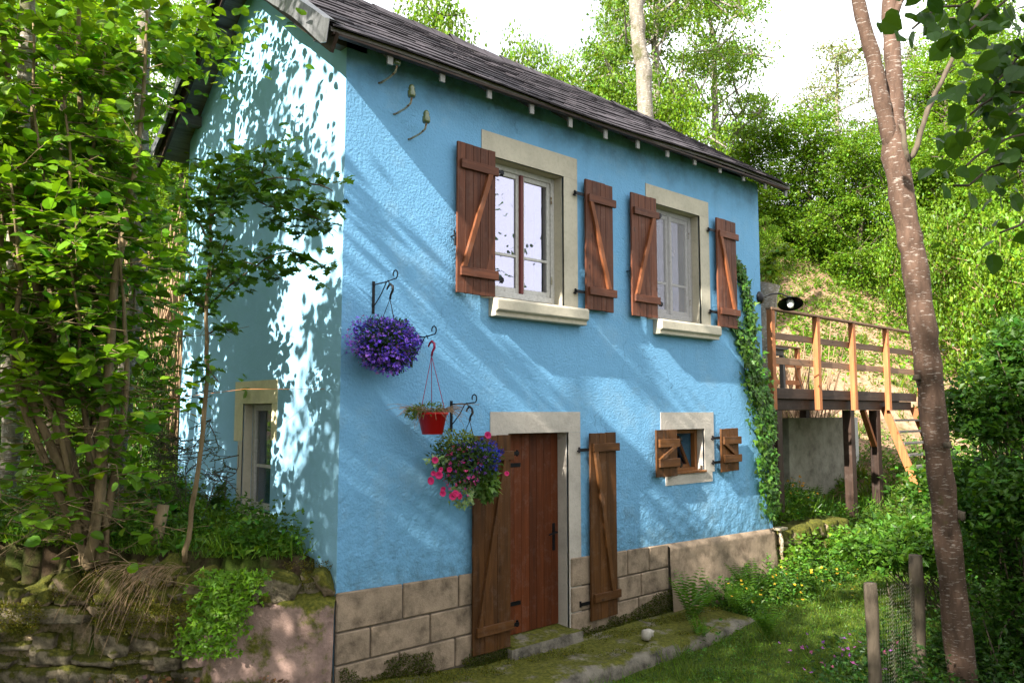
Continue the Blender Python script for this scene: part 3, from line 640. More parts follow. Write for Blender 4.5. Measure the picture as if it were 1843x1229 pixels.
# zinc verge sheets on the gable
for ya, yb in ((-.34, .55), (.50, RID_Y), (RID_Y, 2.75), (2.70, 3.86)):
    m = MB(); n = 8; V = []
    for k in range(n+1):
        y_ = ya+(yb-ya)*k/n; p = RP(X0, max(min(y_, 3.9), -.3)); p.y = y_; wv = .015*math.sin(k*1.1+ya*3); dn = .165+.02*math.sin(k*.9)
        V += [p+Vector((.10, 0, .035)), p+Vector((-.02+wv, 0, .035)), p+Vector((-.045+wv, 0, -dn))]
    m.add(V, [(3*k+q, 3*k+q+1, 3*k+q+4, 3*k+q+3) for k in range(n) for q in (0, 1)]); o_ = m.build('verge_sheet', 'zinc', roof)
    so_ = o_.modifiers.new('solid', 'SOLIDIFY'); so_.thickness = .006
m = MB()   # barge board and soffit under the back verge
for (ya, yb) in ((-.28, RID_Y), (RID_Y, 3.88)):
    m.bar(RP(-.27, ya, -.13), RP(-.27, yb, -.13), .03, .16)
m.build('barge_board', 'dark_wood', roof)
for y_ in (.05, 1.1, 2.4, 3.3): MB().box(-.26, .2, y_-.05, y_+.05, roof_e(0, y_)-.22, roof_e(0, y_)-.10).build('purlin_end', 'grey_wood_cross', house)

# ---- drain stub and pipe at the far corner
MB().tube([(6.80, -.08, .60), (6.80, -.12, .45), (6.80, -.11, .30)], .022, 8).box(6.72, 6.90, -.15, -.03, .60, .63).build('drain_pipe', 'galvanised', house)
# ---- wall lamp at the far corner
lp = empty('wall_lamp', (6.60, -.003, 3.80), label='black swan neck lamp on the far corner of the blue house', cat='lamp')
R90 = Matrix.Rotation(math.radians(90), 4, 'X')
MB().lathe([(0, .05), (.05, .045), (.085, .02), (.09, 0)], 14, R90).build('wall_plate', 'black_iron', lp, True)
MB().tube([(0, -.04, 0), (.06, -.12, .04), (.14, -.22, .05), (.21, -.32, .0), (.215, -.33, -.02)], .010, 8).build('arm', 'black_iron', lp)
MM = Matrix.Translation((.22, -.33, -.02)) @ Matrix.Rotation(math.radians(24), 4, 'Y') @ Matrix.Rotation(math.radians(-16), 4, 'X')
sh_ = MB().lathe([(.02, .03), (.04, .0), (.10, -.05), (.165, -.095), (.170, -.10), (.160, -.098), (.09, -.055), (.02, -.01)], 20, MM).build('lamp_shade', 'black_iron', lp, True)
MB().lathe([(.0, -.02), (.045, -.03), (.05, -.10), (.035, -.15), (0, -.165)], 12, MM).build('bulb', 'lamp_white', lp, True)

# ---- three old insulators
for (wx, wz), lb in zip(((.34, 5.075), (.50, 4.835), (.66, 4.645)), ('topmost of the three glass insulators under the eave', 'middle of the three glass insulators on the blue wall', 'lowest of the three glass insulators with a rusty wall end')):
    r_ = empty('insulator', (wx, 0, wz), label=lb, cat='insulator', group='old insulators on the front wall')
    MB().tube([(-.03, .02, 0), (.0, -.02, .01), (.02, -.12, .03), (.03, -.19, .06), (.03, -.205, .10), (.03, -.205, .16)], .0095, 8).build('arm', 'galvanised', r_, True)
    MB().lathe([(.0, .12), (.030, .12), (.036, .135), (.036, .175), (.026, .185), (.030, .20), (.022, .225), (.012, .235), (0, .235)], 14, c=(.03, -.205, -.01)).build('glass_cap', 'insulator_glass', r_, True)

# ---- bracket arms, hooks and hanging plants
def scroll(c, r, a0, a1, n=14, yy=0):
    return [Vector((0, c[0]-r*(1-.35*k/n)*math.cos(a0+(a1-a0)*k/n), c[1]+r*(1-.35*k/n)*math.sin(a0+(a1-a0)*k/n))) for k in range(n+1)]
def bracket(x, z, label):
    b_ = empty('plant_bracket', (x, 0, z), label=label, cat='bracket', group='iron plant brackets on the front wall')
    B(-.012, .012, -.010, -.001, -.28, .0).build('back_bar', 'black_iron', b_)
    pts = [Vector((0, -.008, -.03)), Vector((0, -.2, -.03)), Vector((0, -.30, -.02))]+scroll((-.33, .02), .04, -1.2, 3.6)
    MB().tube(pts, .0055, 6).build('arm', 'black_iron', b_)
    MB().tube([Vector((0, -.008, -.22)), Vector((0, -.05, -.19)), Vector((0, -.13, -.12)), Vector((0, -.20, -.035)), Vector((0, -.23, -.02)), Vector((0, -.25, -.05))], .005, 6).build('strut', 'black_iron', b_)
    return b_
bracket(.30, 3.32, 'black iron bracket above the big purple flower ball'); bracket(.70, 2.885, 'black iron bracket carrying the red pot'); bracket(1.15, 2.31, 'black iron bracket above the mixed flower basket by the door')
def hook(parent, p, mat):
    c = [Vector((p[0], p[1]+.0, p[2]))]
    pts = [Vector((p[0]-.01, p[1]+.035, p[2]-.035)), Vector((p[0], p[1]+.03, p[2]-.005)), Vector((p[0], p[1], p[2]+.012)), Vector((p[0], p[1]-.035, p[2]-.01)), Vector((p[0], p[1]-.04, p[2]-.045)), Vector((p[0], p[1]-.01, p[2]-.08)), Vector((p[0], p[1], p[2]-.115))]
    MB().tube(pts, [.006, .009, .011, .011, .011, .009, .010], 8).build('hook', mat, parent, True); return pts[-1]
def hanger(parent, top, cen, r, z, mat, n=3, ph=.4):
    for k in range(n):
        a_ = ph+2*math.pi*k/n; MB().tube([top, (cen[0]+r*math.cos(a_), cen[1]+r*math.sin(a_), z)], .003, 5).build('chain', mat, parent)
def pot(parent, c, rt, rb, h, mat, name='pot'):
    MB().lathe([(0, 0), (rb, 0), (rt, h), (rt+.012, h), (rt+.012, h+.022), (rt-.006, h+.022), (rt-.012, h-.02), (0, h-.02)], 24, c=c).build(name, mat, parent, True)
def ball_pts(n, c, r3, rg, shell=.6):
    d = rdir(n, rg); rr = shell+(1-shell)*rg.random((n, 1))**.6; rr = rr*(1+.20*vnoise(d*2.4+np.array(r3)[None]*9, 17)[:, None]+.07*rg.normal(size=(n, 1))); return np.array(c)+d*rr*np.array(r3), d
hg = np.random.default_rng(5)
# big lobelia ball
lob = empty('flower_basket', (.30, -.27, 2.55), label='round hanging ball of purple flowers, highest of the hanging plants', cat='hanging plant', group='hanging plants on the front wall')
def loc(o_, p): return Vector(p)-o_.location
c0 = Vector((.285, -.28, 2.76)); tp = hook(lob, loc(lob, (.30, -.26, 3.255)), 'black_plastic')
hanger(lob, tp, loc(lob, (.30, -.27, 0)), .13, loc(lob, (0, 0, 2.80)).z, 'black_plastic')
pot(lob, loc(lob, (.30, -.27, 2.60)), .14, .10, .14, 'black_plastic')
def basket_leaves(par, name, n, c, r3, L_, base, tpl='simple', wf=.45, mat='leaf', shell=.5, nrm=None):
    P, d = ball_pts(n, loc(par, c), r3, hg, shell); D = unit(d+hg.normal(size=(n, 3))*.7+np.array([0, 0, -.15])); N = unit(d+hg.normal(size=(n, 3))*.5+(np.array([0, 0, .6]) if nrm is None else nrm))
    leaves(name, tpl, P, D, N, L_*hg.uniform(.6, 1.3, n), wf, tint(n, base, .25, .15, hg), par, mat)
basket_leaves(lob, 'foliage', 3800, c0, (.27, .22, .21), .035, (.035, .085, .02), shell=.25)
basket_leaves(lob, 'blossom', 1700, c0, (.29, .24, .225), .026, (.115, .055, .52), 'star', 1.0, 'petal', .72)
basket_leaves(lob, 'blossom', 700, c0+Vector((-.05, 0, 0)), (.30, .25, .235), .026, (.30, .13, .75), 'star', 1.0, 'petal', .85)
# red pot with a straggly plant
rp = empty('red_pot', (.74, -.27, 2.02), label='bright red plastic pot with dried trailing plant hanging by three cords', cat='hanging plant', group='hanging plants on the front wall')
tp = hook(rp, loc(rp, (.71, -.29, 2.80)), 'magenta_plastic'); hanger(rp, tp, Vector((0, 0, 0)), .125, .17, 'magenta_plastic', 3, 1.0)
pot(rp, Vector((0, 0, 0)), .125, .088, .165, 'red_plastic')
A = []; Bq = []
for k in range(210):
    t = hg.uniform(0, 6.28); rr = hg.uniform(.02, .12); p = np.array([rr*math.cos(t), rr*math.sin(t), .165]); v_ = np.array([math.cos(t)*.045, math.sin(t)*.045, .03]); tr = hg.uniform(3, 9)
    if hg.random() < .35: v_ = v_*1.2
    for q in range(int(tr*.7)):
        p2 = p+v_; A.append(p); Bq.append(p2); p = p2; v_ = v_+np.array([0, 0, -.016])+hg.normal(size=3)*.008
segs('dry_stem', A, Bq, .0016, .0014, 'dry_twig', rp, kind='stuff')
basket_leaves(rp, 'foliage', 320, Vector((.71, -.27, 2.23)), (.17, .15, .05), .03, (.10, .17, .03))
basket_leaves(rp, 'foliage', 120, Vector((.55, -.27, 2.20)), (.07, .06, .04), .035, (.14, .20, .03))
# mixed basket by the door
mbk = empty('flower_basket', (1.14, -.28, 1.80), label='mixed basket with pink petunias and blue flowers overlapping the door shutter', cat='hanging plant', group='hanging plants on the front wall')
tp = hook(mbk, loc(mbk, (1.15, -.27, 2.245)), 'black_plastic'); hanger(mbk, tp, loc(mbk, (1.15, -.28, 0)), .12, loc(mbk, (0, 0, 1.86)).z, 'black_plastic')
pot(mbk, loc(mbk, (1.14, -.28, 1.66)), .13, .09, .15, 'black_plastic')
basket_leaves(mbk, 'blossom', 160, Vector((1.05, -.36, 1.78)), (.24, .16, .16), .032, (.30, .14, .62), 'star', 1.0, 'petal', .7)
basket_leaves(mbk, 'blossom', 90, Vector((.98, -.38, 1.70)), (.2, .14, .2), .034, (.60, .05, .22), 'star', 1.0, 'petal', .8)
basket_leaves(mbk, 'foliage', 3400, Vector((1.10, -.30, 1.78)), (.34, .24, .20), .04, (.05, .11, .02), shell=.1)
basket_leaves(mbk, 'foliage', 500, Vector((1.0, -.30, 1.95)), (.22, .14, .10), .035, (.16, .22, .04), shell=.3)
basket_leaves(mbk, 'foliage', 420, Vector((1.30, -.32, 1.58)), (.12, .1, .16), .06, (.09, .17, .03), 'ivy', .8, shell=.3)
basket_leaves(mbk, 'foliage', 200, Vector((1.0, -.36, 1.50)), (.12, .1, .14), .036, (.24, .34, .15), 'ivy', .9, shell=.3)
basket_leaves(mbk, 'foliage', 60, Vector((.74, -.33, 1.80)), (.12, .06, .04), .034, (.24, .34, .15), 'ivy', .9, shell=.3)
basket_leaves(mbk, 'blossom', 420, Vector((1.22, -.34, 1.82)), (.24, .18, .16), .03, (.035, .045, .40), 'star', 1.0, 'petal', .75)
# petunias: each trumpet a part
PT = MB().lathe([(.003, -.035), (.008, -.012), (.022, .0), (.034, .004), (.030, .006)], 10).mesh('petunia', 'petal')
for nm_, cl in (('a', (.62, .03, .16)),):
    at_ = PT.attributes.new('tint', 'FLOAT_COLOR', 'POINT'); arr = np.ones((len(PT.vertices), 4), np.float32); arr[:, :3] = cl; at_.data.foreach_set('color', arr.ravel())
for (px, py) in ((783, 828), (793, 845), (809, 845), (780, 852), (776, 865), (797, 880), (815, 893), (828, 893), (797, 888), (912, 852), (878, 783), (790, 855), (820, 888)):
    p = fac(px, py, -.50 if px < 860 else -.42); dv = (Vector(CAM)-p).normalized()+Vector((hg.normal()*.5, hg.normal()*.4, .1+hg.normal()*.3))
    o_ = obj('petunia', PT, mbk, loc=loc(mbk, p)); o_.rotation_euler = dv.to_track_quat('Z', 'Y').to_euler(); o_.scale = [hg.uniform(.6, 1.0)]*3

# ---- climbing ivy on the far corner
ivy = empty('ivy_plant', (6.7, -.05, .6), label='green ivy climbing the right edge of the blue wall', cat='climber')
IP = [[(1386, 925), (1380, 880), (1375, 840), (1372, 800), (1365, 750), (1358, 710), (1352, 670), (1349, 630), (1352, 590), (1348, 560), (1340, 520), (1334, 495), (1324, 472)],
      [(1352, 660), (1340, 630), (1328, 600), (1317, 575)], [(1358, 720), (1345, 690), (1340, 660)], [(1372, 800), (1385, 760), (1375, 720), (1366, 680), (1358, 640)], [(1384, 900), (1392, 860), (1385, 820)]]
IW = [.17, .13, .1, .13, .1]
PP = []; SA = []; SB = []
for path, wd in zip(IP, IW):
    pp = [fac(a_, b_, -.02) for a_, b_ in path]
    for a_, b_ in zip(pp[:-1], pp[1:]):
        SA.append(tuple(a_)); SB.append(tuple(b_)); n = int((b_-a_).length*(400 if wd > .11 else 270)*wd/.15)
        t_ = hg.random((n, 1)); q = np.array(a_)*(1-t_)+np.array(b_)*t_; wz = np.clip((4.2-q[:, 2:3])/1.6, .35, 1)
        q[:, 0:1] += hg.normal(size=(n, 1))*wd*.8*wz; q[:, 2] += hg.normal(size=n)*.06; q[:, 1] = -.02-hg.random(n)*.09*wz[:, 0]; PP.append(q)
P = np.concatenate(PP); n = len(P); P[:, 0] = np.where(P[:, 0] > 6.72, 6.72+.3*(P[:, 0]-6.72), P[:, 0])
inv = np.array(ivy.location); D = unit(np.stack([hg.normal(size=n)*.8, -.25+0*P[:, 0], -.8+hg.normal(size=n)*.5], -1)); N = unit(np.stack([-.2+hg.normal(size=n)*.45, -1+0*P[:, 0], .35+hg.normal(size=n)*.4], -1))
leaves('foliage', 'ivy', P-inv, D, N, hg.uniform(.045, .095, n), .9, tint(n, (.062, .145, .02), .45, .25, hg), ivy)
segs('stem', np.array(SA)-inv, np.array(SB)-inv, .008, .008, 'dark_bark', ivy)

# ================================================================ DECK
dk = empty('deck', (9.6, 1.1, 2.5), label='raised wooden deck with orange brown railing beside the house', cat='deck')
dl_ = lambda *p: Vector(p)-dk.location
def dbox(name, x0, x1, y0, y1, z0, z1, mat, bevel=.004): return B(x0-9.6, x1-9.6, y0-1.1, y1-1.1, z0-2.5, z1-2.5).build(name, mat, dk, bevel=bevel)
def dbar(name, a_, b_, w_, t_, mat, up=(0, 0, 1)): return MB().bar(dl_(*a_), dl_(*b_), w_, t_, up).build(name, mat, dk)
for k in range(36):
    x = 6.95+.15*k; dbox('deck_board', x+.003, x+.143, .145, 2.3, 2.525, 2.555, 'grey_wood', 0)
dbox('fascia_board', 6.95, 12.3, .10, .142, 2.40, 2.552, 'dark_wood_cross'); dbox('beam', 6.95, 12.2, .16, .30, 2.24, 2.395, 'dark_wood_cross'); dbox('beam', 6.95, 12.2, 1.9, 2.04, 2.24, 2.40, 'dark_wood_cross')
for k in range(8): dbox('joist', 7.05+.7*k, 7.11+.7*k, .302, 1.898, 2.30, 2.52, 'dark_wood', 0)
for x in (6.98, 8.34, 9.58, 10.92):
    o_ = dbox('railing_post', x-.045, x+.045, .015, .095, 2.24, 3.665, 'deck_wood', 0)
o_ = dbar('railing_post', (12.25, .05, 3.66), (12.50, .02, .92), .08, .09, 'deck_wood', (1, 0, 0))
dbox('handrail', 6.93, 12.45, .0, .11, 3.667, 3.70, 'rail_wood_cross'); 
for zr in (3.10, 2.84+.0): pass
for z0_, z1_ in ((3.26, 3.36), (2.90, 3.0)):
    dbox('rail_board', 7.0, 12.3, .098, .118, z0_, z1_, 'rail_wood_cross')
# railing of the far side
for x in (8.7, 11.9): dbox('railing_post', x-.045, x+.045, 2.20, 2.28, 2.556, 3.5, 'deck_wood', 0)
for z0_ in (2.75, 3.10): dbox('rail_board', 7.0, 11.95, 2.17, 2.195, z0_, z0_+.09, 'deck_wood_cross')
dbox('handrail', 9.4, 11.95, 2.18, 2.30, 3.5, 3.53, 'rail_wood_cross')
for (x, y_) in ((7.08, .23), (7.36, .24), (9.72, .23), (7.2, 1.97), (9.8, 1.97), (10.74, .23), (11.6, 1.97)): dbox('leg', x-.075, x+.075, y_-.07, y_+.07, float(gz(x, y_))-.1, 2.238, 'dark_wood')
dbar('brace', (10.66, .22, 1.62), (10.25, .22, 2.24), .06, .09, 'deck_wood', (0, 1, 0))
# stairs
for x in (10.98, 12.28): dbar('stringer', (x, .16, 2.30), (x, -.38, .80), .035, .13, 'deck_wood')
for k in range(7):
    z_ = 2.06-.2*k; y_ = .16-(2.30-z_)*.36; dbox('tread', 11.0, 12.26, y_-.09, y_+.06, z_-.018, z_+.018, 'grey_wood_cross', 0)
# garden table with a cloth thrown on it
tb = empty('garden_table', (8.35, 1.35, 2.556), label='weathered grey wooden table standing on the deck', cat='table')
for k in range(6): B(-.75, .75, -.42+.14*k, -.285+.14*k, .70, .73).build('tabletop_board', 'grey_wood_cross', tb)
B(-.68, .68, -.36, -.33, .60, .698).box(-.68, .68, .33, .36, .60, .698).box(-.70, -.682, -.36, .36, .60, .698).box(.682, .70, -.36, .36, .60, .698).build('table_apron', 'grey_wood_cross', tb)
for sx in (-1, 1):
    for sy in (-1, 1): B(sx*.67-.035, sx*.67+.035, sy*.34-.035, sy*.34+.035, 0, .599).build('leg', 'grey_wood', tb)
u, v = np.meshgrid(np.linspace(-1, 1, 26), np.linspace(-1, 1, 18), indexing='ij'); q = np.stack([u*2, v*2], -1).reshape(-1, 2)
z_ = (.04+.045*(vnoise(q*2.2, 9)+.5))*(1-np.maximum(np.abs(u), np.abs(v)).ravel()**4)+.006
V = np.stack([u.ravel()*.34+.03*vnoise(q*2, 4), v.ravel()*.22+.03*vnoise(q*2, 8), z_], -1); I2 = np.arange(u.size).reshape(u.shape); f_ = np.stack([I2[:-1, :-1], I2[1:, :-1], I2[1:, 1:], I2[:-1, 1:]], -1).reshape(-1, 4)
o_ = obj('cloth', np_mesh('cloth', V, f_, 'purple_cloth', True), loc=(8.1, 1.22, 2.556+.731), label='dark crumpled cloth lying on the grey deck table', cat='cloth')
# block wall under the deck
bw = empty('block_wall', (10.9, 1.35, .55), label='low grey rendered block wall under the deck', cat='wall')
B(-1.1, 1.45, 0, .2, -.3, 1.55).build('wall_body', 'grey_block_wall', bw, bevel=.01); B(1.452, 1.62, -.03, .23, -.4, 1.55).build('end_pillar', 'old_white_paint', bw)

# ================================================================ STONE WALLS
def rock_mesh(name, w_, d_, h_, seed, mat, cuts=3, rough=.10):
    n = cuts; g = np.linspace(-1, 1, n+1); V = {}; Fs = []
    def vid(p):
        k = tuple(np.round(p, 5)); return V.setdefault(k, len(V))
    for ax_ in range(3):
        for sg in (-1, 1):
            for i in range(n):
                for j in range(n):
                    c = []
                    for a_, b_ in ((i, j), (i+1, j), (i+1, j+1), (i, j+1)):
                        p = [0, 0, 0]; p[ax_] = sg; p[(ax_+1) % 3] = g[a_]; p[(ax_+2) % 3] = g[b_]; c.append(vid(p))
                    Fs.append(c if sg > 0 else c[::-1])
    P = np.array(list(V.keys())); S = P/np.linalg.norm(P, axis=1, keepdims=True)*1.15; P = P*.62+S*.38; P = P+vnoise(P*1.7+seed*7.3, seed+9)[:, None]*np.array([.16, .10, .18])*P
    P = P*np.array([w_, d_, h_])/2; nz = vnoise(P*9+seed*3, seed); nz2 = vnoise(P*22+seed, seed+50); P = P+unit(P)*(nz*rough+nz2*rough*.6)[:, None]*min(w_, h_)*1.9
    return np_mesh(name, P, np.array(Fs), mat, True)
U = Vector((-.75, .66, 0)).normalized(); NC = Vector((-U.y, U.x, 0)); NC = Vector((-.66, -.75, 0)).normalized()
ANG = math.atan2(-U.y, -U.x)       # local x runs along the wall towards the house
rw = empty('retaining_wall', (0, 0, 0), label='mossy rubble retaining wall left of the house corner', cat='wall')
def W(t_, s_, z_): return U*t_+NC*s_+Vector((0, 0, z_))
# soil core
m = MB(); m.add([W(-.0, -.35, -.3), W(4.4, -.35, -.3), W(4.4, -.35, .93), W(-.0, -.35, .93), W(-.0, -.05, .62), W(4.4, -.05, .55), W(4.4, .0, -.3), W(0, .0, -.3)], [(3, 2, 5, 4), (4, 5, 6, 7), (0, 3, 4, 7)])
m.build('wall_core', 'mossy_rock', rw)
sd_ = 0
def stone(t0, t1, z0, z1, s0, dp_, mat='rock', tilt=0, cuts=4, rough=.1):
    global sd_; sd_ += 1
    o_ = obj('stone', rock_mesh('stone', (t1-t0)*1.04, dp_, (z1-z0)*1.06, sd_, mat, cuts, rough), rw, loc=W((t0+t1)/2, s0-dp_/2, (z0+z1)/2)); o_.rotation_euler = (rnd.uniform(-.05, .05), tilt+rnd.uniform(-.03, .03), ANG); return o_
# rubble courses below the ledge
for z0_, z1_, wmin, wmax, s0 in ((.31, .43, .10, .42, .02), (.20, .33, .10, .34, .04), (.06, .22, .12, .36, .05), (-.08, .08, .10, .32, .07), (-.26, -.06, .2, .5, .12)):
    t_ = .95 if z0_ > .2 else .7
    if z0_ < .1: t_ = .9
    while t_ < 4.2:
        w_ = rnd.uniform(wmin, wmax); stone(t_, t_+w_+.01, z0_+rnd.uniform(-.03, .03), z1_-rnd.uniform(-.03, .05), s0+rnd.uniform(-.06, .04), .24, tilt=rnd.uniform(-.12, .12), cuts=6, rough=.13); t_ += w_
# recessed dark blocks under the ledge
for t0, t1 in ((1.08, 1.92), (1.95, 2.75), (2.78, 3.6)): stone(t0, t1, .41, .58, -.05, .2, 'rock', cuts=4, rough=.05)
# long ledge slabs
for t0, t1, z0_, z1_, s0, mt in ((1.94, 3.0, .565, .70, .12, 'rock'), (3.02, 4.2, .56, .70, .12, 'rock'), (.98, 1.91, .56, .71, .11, 'mossy_rock')): stone(t0, t1, z0_, z1_, s0, .34, mt, tilt=.0, cuts=8, rough=.04)
# irregular crest stones with moss
t_ = .05
while t_ < 4.2:
    w_ = rnd.uniform(.10, .34); h_ = rnd.uniform(.10, .29); z_ = .70 if t_ > 1 else .76; h_ = h_ if t_ > 1 else h_*.75; stone(t_, t_+w_, z_-.02, z_+h_, .03+rnd.uniform(-.04, .06), .24, 'mossy_rock' if rnd.random() < .6 else 'rock', rnd.uniform(-.5, .5), 6, .2); t_ += w_*.80
t_ = .5
while t_ < 4.0:
    w_ = rnd.uniform(.06, .12); stone(t_, t_+w_, .70, .76+rnd.uniform(0, .05), .10+rnd.uniform(-.02, .03), .1, 'mossy_rock', rnd.uniform(-.4, .4), 3, .2); t_ += w_*1.3
# sloped pinkish render patch by the corner
nu, nv = 46, 40; uu, vv = np.meshgrid(np.linspace(0.0, 1, nu), np.linspace(0, 1, nv), indexing='ij')
tt = uu*1.15; ztop = .80+0*tt; zz_ = -.28+(ztop+.28)*vv
ss = .13+.22*(1-vv)**1.6-.07*uu; ptn = np.stack([tt*3, zz_*3], -1).reshape(-1, 2); nn_ = vnoise(ptn*1.7, 14).reshape(tt.shape)
ss = ss+nn_*.022; edge = sm(uu, .72, 1.0)*(1-.6*sm(.35-vv, 0, .3)); ss = ss-edge*(.10+.12*np.maximum(0, nn_))-.16*sm(vv, .90, 1.0)
ss = ss-.09*sm(.10-uu, 0.0, .10)
V = np.array([W(a_, b_, c_) for a_, b_, c_ in zip(tt.ravel(), ss.ravel(), zz_.ravel())]); I2 = np.arange(tt.size).reshape(tt.shape); f_ = np.stack([I2[:-1, :-1], I2[:-1, 1:], I2[1:, 1:], I2[1:, :-1]], -1).reshape(-1, 4)
obj('render_patch', np_mesh('render_patch', V, f_, 'pink_render', True), rw)
for k in range(11):
    t_ = rnd.uniform(.2, 1.1); stone(t_, t_+rnd.uniform(.1, .22), -.22+rnd.uniform(0, .12), rnd.uniform(-.02, .12), .32+rnd.uniform(-.05, .1), .2, 'mossy_rock', rnd.uniform(-.3, .3), 4, .15)
# low wall beyond the house and its step
lw = empty('low_stone_wall', (7.7, -.1, .0), label='low mossy stone wall holding the flower bed right of the house', cat='wall')
for z0_, z1_ in ((-.15, .13), (.12, .36), (.35, .58)):
    x = 6.86
    while x < 8.75:
        w_ = rnd.uniform(.25, .5); sd_ += 1; o_ = obj('stone', rock_mesh('stone', w_, .3, (z1_-z0_)*1.06, sd_, 'mossy_rock', 4, .1), lw, loc=(x+w_/2-7.7, .13+rnd.uniform(-.02, .02), (z0_+z1_)/2)); x += w_*.97
# concrete apron in front of the door
xs = np.concatenate([np.linspace(-.9, 4.9, 90)]); prof = [(0.03, .02), (-.15, .0), (-.35, -.01), (-.50, -.015), (-.60, -.02), (-.66, -.05), (-.68, -.12), (-.69, -.4)]
V = []
for x in xs:
    dsh = -.02-.13*max(0, min(1, (x-.2)/3.6))+(.0 if x > 0 else -.9*x*0)
    for k, (yy_, z_) in enumerate(prof):
        nse = float(vnoise(np.array([[x*3, yy_*3+1]]), 21)[0]); nse2 = float(vnoise(np.array([[x*2.2, k*.1]]), 22)[0])
        V.append((x+(.0 if k < 4 else .02*nse), yy_+(dsh if k >= 3 else 0)+(.03*nse2 if k > 3 else 0), z_+.014*nse+.03-.13*float(sm(x, .0, 1.5))))
n = len(prof); f_ = np.array([(i*n+k, i*n+k+1, (i+1)*n+k+1, (i+1)*n+k) for i in range(len(xs)-1) for k in range(n-1)])
obj('doorstep_pavement', np_mesh('doorstep_pavement', np.array(V), f_, 'apron_concrete', True), kind='structure')
o_ = obj('stone', rock_mesh('stone', .12, .09, .08, 77, 'door_surround_stone', 4, .2), loc=(3.30, -.55, -.05), label='small pale loose stone lying on the mossy step', cat='stone')
# boards on the ground at the frame's foot
bd = empty('board_walk', (1.95, -1.75, float(gz(1.95, -1.6))+.02), rz=math.radians(8), label='weathered grey boards laid flat on the grass in the foreground', cat='boards')
for k in range(5): B(-.35, .45, -.06-.105*k, .035-.105*k, 0, .03).build('plank', 'grey_wood_cross', bd, bevel=.003)

# ================================================================ NEAR TREES
def poly_tube(name, pts, radii, mat, parent, n=12, sub=4, wob=.0, **kw):
    """smooth tapered limb through points"""
    pts = [np.array(p, float) for p in pts]; out = []; rr = []
    for i in range(len(pts)-1):
        p0 = pts[max(i-1, 0)]; p1, p2 = pts[i], pts[i+1]; p3 = pts[min(i+2, len(pts)-1)]
        for k in range(sub):
            t_ = k/sub; a_ = .5*((2*p1)+(-p0+p2)*t_+(2*p0-5*p1+4*p2-p3)*t_*t_+(-p0+3*p1-3*p2+p3)*t_**3); out.append(a_+RG.normal(size=3)*wob); rr.append(radii[i]*(1-t_)+radii[i+1]*t_)
    out.append(pts[-1]); rr.append(radii[-1])
    m = MB().tube([Vector(p) for p in out], [r*(1+.06*math.sin(i*1.7)) for i, r in enumerate(rr)], n); return m.build(name, mat, parent, True, **kw), out, rr
cz = float(gz(4.17, -3.25))
ct = empty('slender_tree', (4.17, -3.25, cz), label='slender reddish trunk forking in two, in front of the deck', cat='tree')
def L3(o_, *ps): return [Vector(p)-o_.location for p in ps]
TC = [(1742, 1300), (1734, 1229), (1708, 1000), (1692, 850), (1674, 700), (1662, 600), (1645, 470), (1631, 400), (1611, 280), (1603, 215)]
poly_tube('trunk', L3(ct, (4.22, -3.28, cz-.2), *[tuple(dep(a_, b_, 6.6)) for a_, b_ in TC]), [.14, .125, .115, .104, .100, .104, .106, .100, .094, .104, .05], 'cherry_bark', ct, 18, 5, .003)
poly_tube('limb', L3(ct, *[tuple(dep(a_, b_, d_)) for a_, b_, d_ in ((1610, 300, 6.6), (1597, 230, 6.58), (1583, 165, 6.56), (1570, 100, 6.55), (1546, 10, 6.5), (1525, -100, 6.45), (1500, -330, 6.4))]), [.05, .066, .064, .060, .052, .045, .03], 'cherry_bark', ct, 14, 5, .002)
poly_tube('limb', L3(ct, *[tuple(dep(a_, b_, d_)) for a_, b_, d_ in ((1614, 310, 6.6), (1613, 230, 6.62), (1610, 165, 6.63), (1607, 100, 6.65), (1600, 10, 6.7), (1606, -100, 6.75), (1625, -330, 6.8))]), [.06, .074, .070, .066, .060, .05, .03], 'cherry_bark', ct, 14, 5, .002)
poly_tube('branch', L3(ct, (3.45, -3.14, 4.30), (3.53, -3.22, 4.36), (3.60, -3.33, 4.72), (3.69, -3.46, 5.05), (3.80, -3.6, 5.42), (3.88, -3.7, 5.7)), [.03, .024, .021, .019, .016, .012], 'dark_bark', ct, 8, 4, .004)
poly_tube('dead_stub', L3(ct, (3.47, -3.15, 4.28), (3.42, -3.20, 4.30), (3.37, -3.22, 4.40), (3.36, -3.2, 4.58)), [.035, .032, .024, .016], 'dark_bark', ct, 8, 4, .008)
poly_tube('branch', L3(ct, (3.37, -3.16, 5.5), (3.45, -3.25, 5.75), (3.6, -3.4, 6.2)), [.035, .028, .02], 'cherry_bark', ct, 8, 4, .003)
for (z_, sx, r_) in ((3.3, .10, .03), (3.0, .115, .025), (2.5, -.05, .03), (1.95, .03, .028), (1.35, .13, .05)):
    ctr = np.array([4.13-.17*z_, -3.26+.03*z_, z_])+RT*(.10 if sx > 0 else -.09)*(1.0 if sx > .05 or sx < 0 else .3)-FW*(.03 if sx > .05 or sx < 0 else .12); M_ = rock_mesh('knot', r_*2, r_*1.6, r_*1.6, int(z_*10), 'dark_bark', 3, .2); obj('knot', M_, ct, loc=Vector(ctr)-ct.location)

